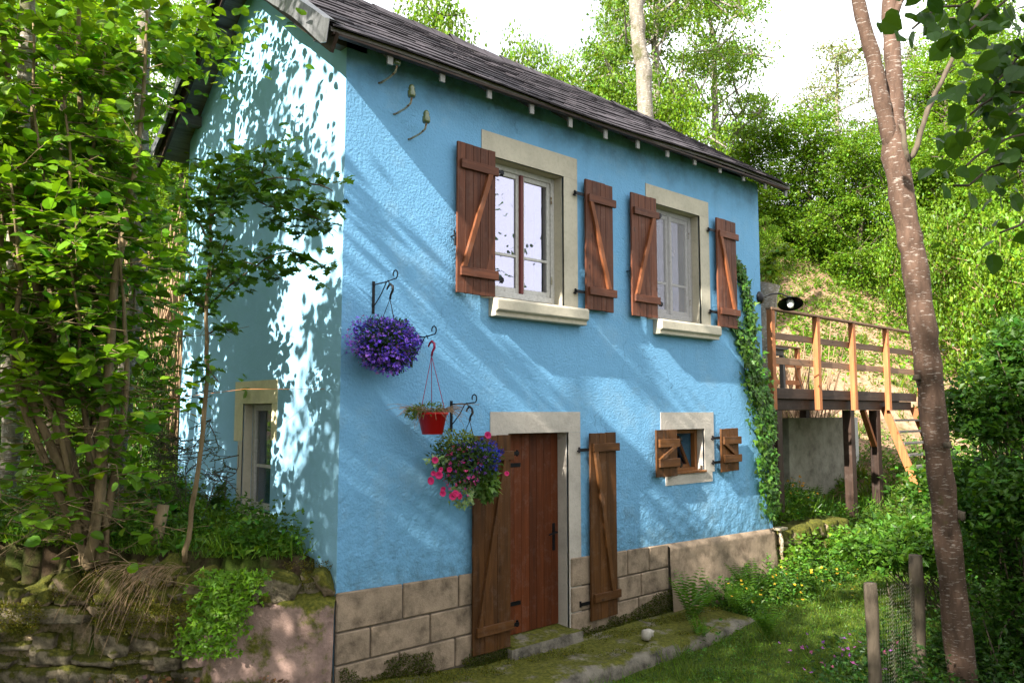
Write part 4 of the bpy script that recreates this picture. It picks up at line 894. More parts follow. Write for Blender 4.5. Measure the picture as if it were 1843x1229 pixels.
def shrub(name, base, tips, label, cat, bark, tpl, leafL, wf, base_col, r0=.025, ntw=20, twl=.55, nsub=5, nleaf=6, lo=.25, parts=0, rg=None, group=None, up=.15, sides=7, droop=.0, dens=None):
    """stems from a base to tips, twigs along them, leaves alternately along the twigs"""
    rg = rg or RG; ro = empty(name, base, label=label, cat=cat, group=group); bb = np.array(base, float)
    A = []; Bq = []; Ra = []; LP = []; LD = []
    for ti, tip in enumerate(tips):
        tip = np.array(tip, float); st = bb+np.array([rg.normal()*.06, rg.normal()*.06, -.05]); mid = st*.5+tip*.5+rg.normal(size=3)*np.array([.12, .12, .05]); ln = np.linalg.norm(tip-st)
        rr0 = r0*(.7+.6*rg.random())*(ln/3.5)**.5
        q = [st, st*.75+mid*.25+rg.normal(size=3)*.04, mid, mid*.5+tip*.5+rg.normal(size=3)*.06, tip]
        _, pts, rad = poly_tube('stem', [Vector(p)-ro.location for p in q], [rr0*1.15, rr0, rr0*.72, rr0*.5, rr0*.22], bark, ro, sides, 4, .006)
        pts = np.array(pts)+bb
        for k in range(int(ntw*(ln/3.5))):
            t_ = lo+(1-lo)*rg.random()**.85; x_ = t_*(len(pts)-1); i = min(int(x_), len(pts)-2); p = pts[i]*(1-(x_-i))+pts[i+1]*(x_-i)
            d = np.array([rg.normal(), rg.normal(), up+rg.normal()*.25]); d /= np.linalg.norm(d); L_ = twl*(.5+.8*rg.random())*(1.15-.5*t_)
            p2 = p+d*L_*.5; p3 = p2+(d+np.array([0, 0, -.15-droop])+rg.normal(size=3)*.15)*L_*.5
            A += [p, p2]; Bq += [p2, p3]; Ra += [.006, .004]
            for s_ in range(nsub):
                u_ = .2+.8*(s_+rg.random())/nsub; b0 = p*(1-u_)+p3*u_; d2 = d*.5+rg.normal(size=3)*np.array([.8, .8, .35]); d2 /= np.linalg.norm(d2); l2 = L_*.45*(.5+rg.random()); b1 = b0+d2*l2
                A.append(b0); Bq.append(b1); Ra.append(.0028)
                for j in range(nleaf):
                    v_ = (j+.6)/nleaf; LP.append(b0*(1-v_)+b1*v_); sdv = np.cross(d2, [0, 0, 1.])*(1 if j % 2 else -1); LD.append(d2*.6+sdv*.8+rg.normal(size=3)*.25+np.array([0, 0, -.12-droop]))
    A = np.array(A)-bb; Bq = np.array(Bq)-bb
    segs('twig', A, Bq, np.array(Ra), np.array(Ra)*.7, bark, ro, 4, kind='stuff')
    P = np.array(LP); D = unit(np.array(LD)); n = len(P)
    if dens is not None: k_ = dens(P, rg); P, D = P[k_], D[k_]; n = len(P)
    N = unit(np.array([0, 0, 1.])+rg.normal(size=(n, 3))*.42); Ls = leafL*rg.uniform(.55, 1.25, n)
    P = P-bb; msk = np.zeros(n, bool)
    if parts:
        v_ = P+bb-CAM; dz_ = v_@FW; sx = CX+F*(v_@RT)/dz_; sy = CY-F*(v_@UP)/dz_
        ok = (sx > 5) & (sx < 1838) & (sy > 5) & (sy < 1224) & (dz_ > 0)
        Pw = P+bb
        idx_cam = ok; CAMl = CAM
        # rank by apparent size
        idx = np.where(ok)[0]; idx = idx[np.argsort(dz_[idx]/Ls[idx])[:parts]]; pick = np.zeros(n, bool); pick[idx] = True
        ms_ = []
        for q in range(5):
            V_, FA_, kk = leaf_arrays(tpl, np.zeros((1, 3)), np.array([[1., 0, 0]]), np.array([[0, 0, 1.]]), 1.0, wf); ms_.append(np_mesh('leaf', V_, FA_, 'leaf', tint=np.repeat(tint(1, base_col, .22, .15, rg), kk, 0)))
        for j, i in enumerate(idx):
            d = D[i]; nn = unit(N[i]-d*np.dot(N[i], d)); sdd = np.cross(nn, d); M = Matrix([[d[r], sdd[r], nn[r], 0] for r in range(3)]+[[0, 0, 0, 1]]) @ Matrix.Scale(float(Ls[i]), 4); M.translation = Vector(P[i])
            o_ = bpy.data.objects.new('leaf', ms_[j % 5]); COL.objects.link(o_); o_.parent = ro; o_.matrix_basis = M
        msk = pick
    k_ = ~msk
    leaves('foliage', tpl, P[k_], D[k_], N[k_], Ls[k_], wf, tint(int(k_.sum()), base_col, .3, .22, rg), ro)
    return ro
LIME = (.120, .240, .012); MID = (.07, .150, .014); DARK = (.035, .085, .012)
rg = np.random.default_rng(21)
def tips(*q): return [tuple(dep(a_, b_, d_)) for a_, b_, d_ in q]
hb = (-1.42, 1.40, 1.02)
shrub('hazel_shrub', hb, tips((20, 330, 6.0), (110, 120, 6.4), (195, 60, 6.6), (265, 20, 6.8), (30, 560, 6.0), (215, 420, 6.3), (120, 420, 6.2), (60, 180, 6.4), (60, 40, 6.6), (250, 250, 6.9), (-40, 150, 6.4), (-70, -60, 6.6), (150, -150, 6.8), (-60, -250, 7.0)),
      'many stemmed hazel with large lime green leaves on the bank left of the house', 'shrub', 'hazel_bark', 'hazel', .115, .88, LIME, .030, 26, .62, 5, 5, .12, 280, rg,
      dens=lambda P, r: (lambda sx, sy: ~((sx > 455) | ((sx > 335) & (sy > 270)) | ((sx > 335) & (r.random(len(P)) < .55)) | (r.random(len(P)) < .30) | ((sy > 690) & (r.random(len(P)) < .55)) | ((sy > 880) & (r.random(len(P)) < .5))))(((P-CAM)@RT)/((P-CAM)@FW)*F+CX, CY-((P-CAM)@UP)/((P-CAM)@FW)*F))
# trunk of a second taller tree inside the same corner of the bank
def leaning_tree(px, d_, r_, top, base_y, mat, label, crown=None):
    b_ = dep(px, base_y, d_); zb = float(gz(b_.x, b_.y)); b_.z = zb
    ro = empty('tree', tuple(b_), label=label, cat='tree', group='trees on the left bank')
    tp = dep(*top); mid = (b_+tp)/2+Vector((rnd.uniform(-.1, .1), rnd.uniform(-.1, .1), 0))
    poly_tube('trunk', [Vector((0, 0, -.15)), (mid-b_), (tp-b_), (tp-b_)*1.7], [r_*1.2, r_, r_*.8, r_*.4], mat, ro, 12, 8, .012); return ro
lt1 = leaning_tree(15, 7.6, .085, (50, 60, 7.4), 900, 'pale_bark', 'pale mossy trunk at the left edge behind the hazel')
lt2 = leaning_tree(200, 7.9, .075, (258, 60, 7.7), 930, 'pale_bark', 'slim pale leaning trunk nearest the gable of the house')
lt3 = leaning_tree(85, 8.4, .06, (110, 60, 8.2), 900, 'dark_bark', 'thin dark trunk between the two pale ones on the bank')
st_ = poly_tube('stump', [Vector((0, 0, -.1)), Vector((.08, 0, .38))], [.055, .05], 'hazel_bark', None, 10, 2)[0]; st_.location = (-1.02, 1.25, 1.05); tag(st_, 'short cut stem standing right of the hazel clump', 'stump')
for ro, n_ in ((lt1, 3000), (lt2, 3000), (lt3, 2500)):
    c = np.array([0, 0, 4.6]); nb = 26; cc = c+rg.normal(size=(nb, 3))*np.array([1.0, 1.3, 1.3]); k = rg.integers(0, nb, n_); P = cc[k]+rg.normal(size=(n_, 3))*np.array([.30, .30, .12])
    leaves('crown', 'hazel', P, unit(rg.normal(size=(n_, 3))*np.array([1, 1, .4])), unit(np.array([0, 0, 1.])+rg.normal(size=(n_, 3))*.4), .10*rg.uniform(.6, 1.2, n_), .85, tint(n_, LIME, .3, .2, rg), ro)
# oak sapling before the gable
rg = np.random.default_rng(33)
ob = (-.93, .74, 1.03)
oakp = [tuple(ob), tuple(dep(350, 880, 6.15)), tuple(dep(372, 700, 6.0)), tuple(dep(372, 550, 5.9)), tuple(dep(380, 430, 5.8)), tuple(dep(376, 360, 5.75))]
oak = empty('oak_sapling', ob, label='young oak with lobed leaves growing in front of the gable wall', cat='tree')
_, opts, _ = poly_tube('trunk', [Vector(p)-oak.location for p in oakp], [.022, .019, .017, .014, .011, .007], 'hazel_bark', oak, 9, 5, .004)
def oakbranch(path, n_, spread, sc_=1.0):
    pts = [np.array(dep(*p)) for p in path]; poly_tube('branch', [Vector(p)-oak.location for p in pts], [.009]+[.006]*(len(pts)-2)+[.003], 'dark_bark', oak, 6, 3, .006)
    P = []; D = []
    for k in range(n_):
        t_ = rg.random()*(len(pts)-1); i = min(int(t_), len(pts)-2); p = pts[i]*(1-t_+i)+pts[i+1]*(t_-i); off = rg.normal(size=3)*spread; c = p+off
        for j in range(6):
            a_ = j*1.05+rg.random(); d = np.array([math.cos(a_), math.sin(a_), rg.normal()*.35-.15]); P.append(c+rg.normal(size=3)*.012); D.append(d+off*2)
    return P, D
LPo, LDo = [], []
for pth, n_, sp in (([(376, 400, 5.75), (400, 370, 5.7), (440, 340, 5.6), (500, 320, 5.45), (560, 330, 5.3), (600, 345, 5.2)], 52, .085), ([(378, 430, 5.8), (350, 390, 5.8), (335, 340, 5.8)], 26, .11), ([(376, 380, 5.75), (400, 320, 5.7), (440, 300, 5.6)], 26, .09),
                    ([(470, 320, 5.5), (475, 280, 5.5), (480, 262, 5.5)], 9, .06), ([(440, 345, 5.6), (480, 370, 5.5), (530, 375, 5.4), (585, 400, 5.3)], 40, .085), ([(385, 540, 5.9), (430, 500, 5.7), (500, 455, 5.5), (560, 465, 5.4), (588, 490, 5.35)], 34, .07),
                    ([(374, 520, 5.9), (390, 470, 5.8), (410, 430, 5.75)], 24, .09), ([(372, 560, 5.9), (345, 530, 5.9), (340, 490, 5.9)], 16, .07), ([(372, 600, 5.95), (400, 590, 5.9), (425, 600, 5.85)], 6, .03), ([(372, 660, 5.98), (395, 690, 5.9)], 6, .05), ([(375, 490, 5.85), (440, 470, 5.75), (505, 500, 5.6)], 14, .06)):
    p_, d_ = oakbranch(pth, n_, sp); LPo += p_; LDo += d_
P = np.array(LPo)-np.array(ob); D = unit(np.array(LDo)); n = len(P); N = unit(np.array([0, 0, 1.])+rg.normal(size=(n, 3))*.45); Ls = .085*rg.uniform(.6, 1.25, n)
pk = np.argsort(-Ls)[:260]; mk = np.zeros(n, bool); mk[pk] = True; ms_ = []
for q in range(5):
    V_, FA_, kk = leaf_arrays('oak', np.zeros((1, 3)), np.array([[1., 0, 0]]), np.array([[0, 0, 1.]]), 1.0, 1.05); ms_.append(np_mesh('leaf', V_, FA_, 'leaf', tint=np.repeat(tint(1, (.055, .13, .014), .2, .15, rg), kk, 0)))
for j, i in enumerate(pk):
    d = D[i]; nn = unit(N[i]-d*np.dot(N[i], d)); sdd = np.cross(nn, d); M = Matrix([[d[r], sdd[r], nn[r], 0] for r in range(3)]+[[0, 0, 0, 1]]) @ Matrix.Scale(float(Ls[i]), 4); M.translation = Vector(P[i])
    o_ = bpy.data.objects.new('leaf', ms_[j % 5]); COL.objects.link(o_); o_.parent = oak; o_.matrix_basis = M
leaves('foliage', 'oak', P[~mk], D[~mk], N[~mk], Ls[~mk], 1.05, tint(int((~mk).sum()), (.055, .13, .014), .3, .2, rg), oak)

# ================================================================ BACKGROUND TREES
def crown_leaves(name, blobs, nleaf, size, col, parent, rg, tpl='simple', sub=26, flat=.5, wf=.75, shell=.55, subr=.20):
    P = []
    vol = np.array([np.prod(b_[1])**(2/3) for b_ in blobs]); vol /= vol.sum()
    for (c, r3), f_ in zip(blobs, vol):
        n = int(nleaf*f_); d = rdir(sub, rg); sc_ = np.array(c)+d*(shell+(1-shell)*rg.random((sub, 1)))*np.array(r3); k = rg.integers(0, sub, n)
        w_ = rg.uniform(.6, 1.5, sub)[k][:, None]; P.append(sc_[k]+rg.normal(size=(n, 3))*np.array([1, 1, flat])*np.mean(r3)*subr*w_)
    P = np.concatenate(P); n = len(P); D = rdir(n, rg)*np.array([1, 1, .6]); N = np.array([0, 0, .8])+rg.normal(size=(n, 3))*.6
    V, FA, k = leaf_arrays(tpl, P, D, N, size*rg.uniform(.55, 1.4, n), wf); return obj(name, np_mesh(name, V, FA, 'leaf', tint=np.repeat(tint(n, col, .3, .22, rg), k, 0)), parent, kind='stuff')
def make_tree(kind, h, r, col, seed, nleaf, size, bark, trunk=True, airy=False, lowf=.3, nb=None):
    rg = np.random.default_rng(seed); ro = bpy.data.objects.new(kind, None); COL.objects.link(ro)
    nb = nb or (9 if not airy else 13); bl = []
    for k in range(nb):
        t_ = (k+.5)/nb; z_ = h*(lowf+(1-lowf)*t_*.92); w_ = math.sin(math.pi*min(.97, .18+.80*t_))**.7; a_ = rg.uniform(0, 6.28); rr = r*w_*(.55 if not airy else .75)*rg.random()**.4
        s_ = r*(.52 if not airy else .34)*(.8+.4*rg.random()); bl.append(((rr*math.cos(a_), rr*math.sin(a_), z_), (s_, s_, s_*.75)))
    if trunk:
        m = MB(); m.tube([(0, 0, -.5), (.05*h*.1, 0, h*.3), (rg.normal()*.03*h, rg.normal()*.03*h, h*.65), (rg.normal()*.04*h, rg.normal()*.04*h, h*.93)], [h*.022, h*.017, h*.011, h*.003], 9)
        m.build('trunk', bark, ro, True)
        A = []; Bq = []; 
        for c, r3 in bl:
            c = np.array(c); b0 = np.array([0, 0, c[2]-rg.uniform(.1, .2)*h]); b0[2] = max(b0[2], .12*h); mid = (b0+c)/2+rg.normal(size=3)*.04*h; A += [b0, mid]; Bq += [mid, c]
            for q in range(5): e = c+rdir(1, rg)[0]*np.array(r3)*.9; A.append(c); Bq.append(e)
        ra = np.full(len(A), h*.004); segs('limb', np.array(A), np.array(Bq), ra, ra*.55, bark, ro, 4, kind='stuff')
    crown_leaves('crown', bl, nleaf, size, col, ro, rg, flat=.45 if not airy else .3, sub=26 if not airy else 16, subr=.19 if not airy else .26)
    return ro
def dup(root, loc_, rz, sc_, label, group, cat='tree', first=False):
    r_ = root if first else root.copy()
    if not first:
        COL.objects.link(r_)
        for ch in list(root.children): c = ch.copy(); COL.objects.link(c); c.parent = r_
    r_.location = loc_; r_.rotation_euler = (0, 0, rz); r_.scale = (sc_, sc_, sc_); tag(r_, label, cat, group); return r_
protos = {
 'bright_tree': (make_tree('bright_tree', 7, 2.9, (.15, .265, .014), 101, 20000, .125, 'dark_bark', lowf=.12, nb=15), []),
 'mid_tree': (make_tree('mid_tree', 8, 3.0, (.12, .225, .014), 102, 26000, .13, 'dark_bark', lowf=.06, nb=18), []),
 'airy_tree': (make_tree('airy_tree', 12, 4.2, (.13, .23, .02), 103, 20000, .13, 'pale_bark', airy=True, lowf=.36, nb=20), []),
 'grey_tree': (make_tree('grey_tree', 11, 4.0, (.15, .19, .06), 104, 9000, .13, 'pale_bark', airy=True, lowf=.3), []),
 'tall_tree': (make_tree('tall_tree', 16, 4.4, (.135, .25, .014), 107, 42000, .17, 'dark_bark', lowf=.04, nb=30), []),
 'bush': (make_tree('bush', 3.2, 1.9, (.13, .235, .015), 105, 9000, .10, 'dry_twig', lowf=.12), []),
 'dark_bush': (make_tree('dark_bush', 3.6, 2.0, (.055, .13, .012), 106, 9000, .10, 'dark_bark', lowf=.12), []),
}
used = set()
def place(kind, x, y, rz, sc_, label, group, dz=0, cat=None):
    root = protos[kind][0]; z_ = float(gz(x, y))-.1+dz; o_ = dup(root, (x, y, z_), rz, sc_, label, group, cat or ('bush' if 'bush' in kind else 'tree'), kind not in used); used.add(kind); return o_
def pplace(kind, px, d_, top, rpx, label, group, dz=0, cat=None):
    """tree standing at depth d_ in the photo column px, crown top at row top, crown half-width rpx pixels"""
    p = dep(px, 741, d_); h0, r0_ = {'bright_tree': (7, 2.9), 'mid_tree': (8, 2.9), 'tall_tree': (16, 4.6), 'airy_tree': (12, 4.3), 'grey_tree': (11, 4.1), 'bush': (3.2, 2.1), 'dark_bush': (3.6, 2.2)}[kind]
    zt = dep(px, top, d_).z; sz = max((zt-float(gz(p.x, p.y)))/(h0*1.0), .15); o_ = place(kind, p.x, p.y, rnd.uniform(0, 6.28), 1, label, group, dz, cat); sw = rpx*d_/F/r0_; sw = max(sw, sz*(.85 if kind == 'tall_tree' else .45)); o_.scale = (sw, sw, sz); return o_
G1 = 'trees rising behind the roof'; G2 = 'trees on the hillside right of the house'; G3 = 'trees of the slope left of the house'; G4 = 'bushes on the hillside right of the house'
for kind, px, d_, top, rp_, lb in (('bright_tree', 770, 17, -90, 130, 'bright green tree above the left part of the roof'), ('bright_tree', 930, 19, 30, 85, 'low lime crown poking above the middle of the roof'),
    ('bright_tree', 1025, 21, 62, 85, 'small rounded crown left of the pale trunk'), ('airy_tree', 1190, 21, -260, 190, 'tall leafy tree spreading behind the bare pale trunk'), ('airy_tree', 1300, 26, -130, 150, 'feathery light crown right of the pale trunk'),
    ('bright_tree', 1095, 20, 85, 90, 'yellow green crown under the pale trunk'), ('bright_tree', 1235, 20, 115, 105, 'yellow green crown at the far end of the roof'), ('airy_tree', 1110, 27, -60, 70, 'light crown just left of the pale trunk')):
    pplace(kind, px, d_, top, rp_, lb, G1)
for kind, px, d_, top, rp_, lb in (('mid_tree', 1370, 27, 203, 100, 'dense green tree at the top of the slope beside the roof end'), ('mid_tree', 1465, 26, 183, 110, 'rounded green tree between roof end and forked trunk'), ('mid_tree', 1560, 25, 215, 95, 'dense green tree seen left of the forked trunk'),
    ('grey_tree', 1530, 36, 30, 130, 'thin greyish tree against the sky left of the fork'), ('grey_tree', 1660, 38, 30, 90, 'greyish loose tree seen right of the fork'),
    ('mid_tree', 1650, 26, 255, 110, 'green tree directly behind the forked trunk'), ('tall_tree', 1730, 27, 60, 130, 'lime tree right of the forked trunk'), ('tall_tree', 1825, 24, 30, 140, 'lime tree behind the dark overhanging leaves'),
    ('tall_tree', 1790, 33, -160, 130, 'airy tall tree filling the upper right'), ('tall_tree', 1860, 20, 200, 90, 'bright tree cut by the right edge'), ('mid_tree', 1320, 33, 235, 45, 'distant green tree just above the roof end')):
    pplace(kind, px, d_, top, rp_, lb, G2)
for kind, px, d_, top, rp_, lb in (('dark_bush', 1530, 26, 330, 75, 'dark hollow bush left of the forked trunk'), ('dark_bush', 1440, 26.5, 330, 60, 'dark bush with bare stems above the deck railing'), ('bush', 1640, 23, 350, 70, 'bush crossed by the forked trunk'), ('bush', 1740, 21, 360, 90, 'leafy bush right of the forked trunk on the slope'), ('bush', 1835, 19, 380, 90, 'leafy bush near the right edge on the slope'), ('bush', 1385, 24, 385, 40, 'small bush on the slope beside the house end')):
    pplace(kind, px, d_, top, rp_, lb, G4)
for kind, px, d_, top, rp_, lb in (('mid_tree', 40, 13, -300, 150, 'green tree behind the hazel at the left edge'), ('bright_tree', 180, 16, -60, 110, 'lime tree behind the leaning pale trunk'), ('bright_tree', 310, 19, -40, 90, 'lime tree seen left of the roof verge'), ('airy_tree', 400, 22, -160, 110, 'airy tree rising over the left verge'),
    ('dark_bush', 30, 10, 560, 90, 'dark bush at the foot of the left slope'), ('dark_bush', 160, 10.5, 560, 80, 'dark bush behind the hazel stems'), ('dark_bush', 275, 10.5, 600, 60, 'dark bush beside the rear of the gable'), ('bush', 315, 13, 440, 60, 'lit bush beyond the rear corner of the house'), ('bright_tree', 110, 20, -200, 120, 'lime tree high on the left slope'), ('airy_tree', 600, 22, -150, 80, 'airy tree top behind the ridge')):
    pplace(kind, px, d_, top, rp_, lb, G3)
# tall trees standing up-sun, whose leaves dapple the house
G5 = 'tall trees left of the house towards the sun'
DAP = [('tall_tree', -9.8, -6.9, .78, 'tall dense tree left behind the viewpoint'), ('airy_tree', -8.2, 1.3, .66, 'loose tall tree left of the house'), ('grey_tree', -6.6, -2.4, .72, 'loose tree left of the viewpoint'), ('airy_tree', -9.8, -2.6, .85, 'loose tall tree farthest from the facade towards the sun')]
for i_, (x, y, k_) in enumerate(((-1.0, -9.6, 'dark_bush'), (2.2, -9.2, 'bush'), (5.2, -8.6, 'dark_bush'), (8.6, -8.2, 'bush'), (12.2, -7.4, 'dark_bush'))):  # bushes added out of view to darken the lower front wall
    o_ = place(k_, x, y, i_*1.3, 1.1, ('dark bush added unseen behind the viewpoint to dim the front', 'green bush added unseen right of the viewpoint to dim the front', 'dark bush added unseen across the path from the door', 'green bush added unseen across from the small window', 'dark bush added unseen across from the deck')[i_], 'unseen bushes added to shade the lower front'); o_.scale = (1.15, .9, 1.15)
for i_, (kind, x, y, sc_, lb) in enumerate(DAP): place(kind, x, y, 1.1+i_*1.9, sc_, lb, G5)

p = dep(1160, 741, 16.2); zb = float(gz(p.x, p.y)); pt = empty('bare_trunk_tree', (p.x, p.y, zb), label='thick pale mossy trunk rising bare behind the middle of the roof', cat='tree')
q_ = [dep(a_, b_, 16.2)-pt.location for a_, b_ in ((1162, 205), (1152, 100), (1146, 20), (1142, -80), (1130, -260))]
poly_tube('trunk', [Vector((.1, 0, -.3))]+q_, [.2, .165, .150, .145, .135, .09], 'pale_bark', pt, 14, 6, .012)
poly_tube('limb', [q_[2], q_[2]+Vector((.25, -.2, .8)), q_[2]+Vector((.5, -.4, 2.2))], [.08, .07, .04], 'pale_bark', pt, 10, 4, .01)
# slim tree added unseen beyond the left edge; its sprays break the sun on the front wall into streaks
rs = np.random.default_rng(404); zb = float(gz(-3.75, -.95)); sh_t = empty('added_slim_tree', (-3.75, -.95, zb), label='slim loose tree added unseen beyond the left edge to streak the sun on the front wall', cat='tree', group=G5)
poly_tube('trunk', [Vector((0, 0, -.2)), Vector((.05, .05, 3)), Vector((0, -.05, 6)), Vector((.1, 0, 9.5))], [.06, .05, .04, .015], 'hazel_bark', sh_t, 10, 5, .01)
bl = []
for k in range(17):
    bl.append((np.array([rs.normal()*.45, rs.normal()*.62, 3.5-zb+k*.40+rs.normal()*.2]), (.42, .5, .17)))
crown_leaves('crown', bl, 2700, .10, LIME, sh_t, rs, 'hazel', sub=5, flat=.35, wf=.85, subr=.42)
segs('limb', np.array([[0, 0, b_[0][2]-.3] for b_ in bl]), np.array([b_[0] for b_ in bl]), .010, .005, 'hazel_bark', sh_t, 4, kind='stuff')
rs = np.random.default_rng(405); zb = float(gz(-4.3, 1.3)); sh_t = empty('added_slim_tree', (-4.3, 1.3, zb), label='slim loose tree added unseen on the bank beyond the left edge to dapple the gable', cat='tree', group=G5)  # second unseen tree, added to break up the sun on the gable
poly_tube('trunk', [Vector((0, 0, -.2)), Vector((.05, .05, 3)), Vector((0, -.05, 6)), Vector((.1, 0, 9.0))], [.06, .05, .04, .015], 'hazel_bark', sh_t, 10, 5, .01)
bl = [(np.array([rs.normal()*.45, rs.normal()*.75, 4.2+k*.36+rs.normal()*.2]), (.42, .5, .17)) for k in range(13)]
crown_leaves('crown', bl, 2200, .10, LIME, sh_t, rs, 'hazel', sub=5, flat=.35, wf=.85, subr=.42)
segs('limb', np.array([[0, 0, b_[0][2]-.3] for b_ in bl]), np.array([b_[0] for b_ in bl]), .010, .005, 'hazel_bark', sh_t, 4, kind='stuff')
# dry bare stems under the bush beyond the roof end
def stems(name, c, n, h, spread, mat, label, cat, rad=.012, seed=1):
    r = np.random.default_rng(seed); b = np.array([c[0], c[1], float(gz(c[0], c[1]))]); ro = empty(name, b, label=label, cat=cat); A = []; Bq = []
    for k in range(n):
        p = r.normal(size=3)*np.array([.25, .25, 0]); d = np.array([r.normal()*spread, r.normal()*spread, 1]); d = d/np.linalg.norm(d)*h*r.uniform(.4, 1)/5
        for q in range(5): p2 = p+d; A.append(p); Bq.append(p2); p = p2; d = d+r.normal(size=3)*.04*h/5
    segs('stem', A, Bq, rad, rad*.7, mat, ro, 4, kind='stuff'); return ro
p = dep(1440, 741, 16.5); stems('bare_shrub', (p.x, p.y), 60, 2.6, .35, 'dry_twig', 'bare brown stems rising before the bush beyond the roof end', 'shrub', .012, 3)
p = dep(285, 741, 12.0); stems('bare_shrub', (p.x, p.y), 60, 4.5, .10, 'dry_twig', 'pale bare poles seen left of the roof verge', 'shrub', .016, 4)
# broken pale stump with a leafy tuft by the house end
p = dep(1384, 545, 12.2); zb = float(gz(p.x, p.y)); sp_ = empty('broken_trunk', (p.x, p.y, zb), label='pale leaning broken trunk with ivy tuft just behind the house end', cat='tree')
poly_tube('trunk', [Vector((-.5, .2, 0)), Vector((-.15, .1, (p.z-zb)*.75)), Vector((.0, 0, p.z-zb+.3))], [.22, .19, .17], 'pale_bark', sp_, 12, 4, .015)
crown_leaves('foliage', [((.02, -.12, p.z-zb+.62), (.26, .2, .26))], 700, .08, (.15, .24, .02), sp_, np.random.default_rng(9), 'ivy', sub=10)

# ================================================================ DARK LEAVES AT UPPER RIGHT, BUSHES AT RIGHT
rg = np.random.default_rng(55)
lb_ = (4.6, -6.3, -.1); lin = empty('linden_tree', lb_, label='dark broad leaves of a linden hanging in at the upper right corner', cat='tree')
poly_tube('trunk', [Vector((0, 0, -.2)), Vector((0, .05, 3)), Vector((-.1, .1, 6.5))], [.2, .16, .1], 'dark_bark', lin, 12, 5, .01)
P = []; D = []; A = []; Bq = []
hang = [((1990, -60, 4.6), (1560, 5, 4.3), 55), ((1990, -20, 4.4), (1640, 45, 4.2), 60), ((1990, 60, 4.5), (1760, 190, 4.1), 55), ((1990, 150, 4.5), (1790, 230, 4.2), 50), ((1990, 200, 4.4), (1735, 205, 4.3), 45), ((1990, 260, 4.4), (1740, 300, 4.2), 50), ((1990, 330, 4.5), (1720, 340, 4.4), 34), ((1990, 380, 4.5), (1800, 430, 4.3), 26), ((1990, -100, 4.5), (1750, 70, 4.3), 70), ((1990, 100, 4.3), (1800, 110, 4.2), 70)]
for a_, b_, n_ in hang:
    a_ = np.array(dep(*a_)); b_ = np.array(dep(*b_)); p0 = a_
    for k in range(8):
        t_ = (k+1)/8; p1 = a_*(1-t_)+b_*t_+np.array([0, 0, .12*math.sin(t_*3.1)])+rg.normal(size=3)*.02; A.append(p0); Bq.append(p1); p0 = p1
    for k in range(n_):
        t_ = rg.random()**.8; p = a_*(1-t_)+b_*t_+np.array([0, 0, .12*math.sin(t_*3.1)])+rg.normal(size=3)*np.array([.11, .11, .085]); P.append(p); D.append(np.array([rg.normal(), rg.normal(), -.9]))
o0 = np.array(lb_)
for a_, b_, n_ in hang[:4]: A.append(np.array([4.55, -6.2, 3.8+rg.random()])); Bq.append(np.array(dep(*a_)))
segs('twig', np.array(A)-o0, np.array(Bq)-o0, .008, .006, 'dark_bark', lin, 5, kind='stuff')
P = np.array(P)-o0; D = unit(np.array(D)); n = len(P); N = unit(rg.normal(size=(n, 3))+np.array([-.3, -.6, .6])); Ls = .098*rg.uniform(.6, 1.25, n); w_ = P+o0-CAM; dz_ = w_@FW; sx = CX+F*(w_@RT)/dz_; sy = CY-F*(w_@UP)/dz_
idx = np.where((sx > 1540) & (sx < 1843) & (sy > 0) & (sy < 600))[0][:280]; ms_ = []
for q in range(5):
    V_, FA_, kk = leaf_arrays('hazel', np.zeros((1, 3)), np.array([[1., 0, 0]]), np.array([[0, 0, 1.]]), 1.0, .95); ms_.append(np_mesh('leaf', V_, FA_, 'leaf', tint=np.repeat(tint(1, (.045, .11, .012), .2, .12, rg), kk, 0)))
for j, i in enumerate(idx):
    d = D[i]; nn = unit(N[i]-d*np.dot(N[i], d)); sdd = np.cross(nn, d); M = Matrix([[d[r], sdd[r], nn[r], 0] for r in range(3)]+[[0, 0, 0, 1]]) @ Matrix.Scale(float(Ls[i]), 4); M.translation = Vector(P[i])
    o_ = bpy.data.objects.new('leaf', ms_[j % 5]); COL.objects.link(o_); o_.parent = lin; o_.matrix_basis = M
mk = np.ones(n, bool); mk[idx] = False
nc = 1300; Pc = np.array([.2, .4, 5.6])+rg.normal(size=(nc, 3))*np.array([1.1, .9, 1.0]); Pa = np.concatenate([P[mk], Pc]); na = len(Pa)
leaves('foliage', 'hazel', Pa, rdir(na, rg)*np.array([1, 1, .5]), unit(rg.normal(size=(na, 3))+np.array([0, 0, .8])), .1*rg.uniform(.6, 1.2, na), .95, tint(na, (.030, .075, .010), .3, .2, rg), lin)

def thicket(name, base, blobs, nleaf, size, col, label, seed, tpl='simple', cat='bush', group=None, sub=40, stems_=14, wf=.6):
    r = np.random.default_rng(seed); zb = float(gz(base[0], base[1])); ro = empty(name, (base[0], base[1], zb), label=label, cat=cat, group=group); o0 = np.array(ro.location)
    bl = [((np.array(dep(*b_[0]))-o0), b_[1]) for b_ in blobs]; crown_leaves('foliage', bl, nleaf, size, col, ro, r, tpl, sub, .5, wf, .3, .28)
    A = []; Bq = []
    for c, r3 in bl:
        for k in range(stems_):
            e = c+r.normal(size=3)*np.array(r3)*.5; st = np.array([c[0]*.5+r.normal()*.3, c[1]*.5+r.normal()*.3, -.1]); mid = (e+st)/2+r.normal(size=3)*.12; A += [st, mid]; Bq += [mid, e]
    segs('stem', np.array(A), np.array(Bq), .008, .005, 'dark_bark', ro, 4, kind='stuff'); return ro
G6 = 'dark thickets along the right edge'
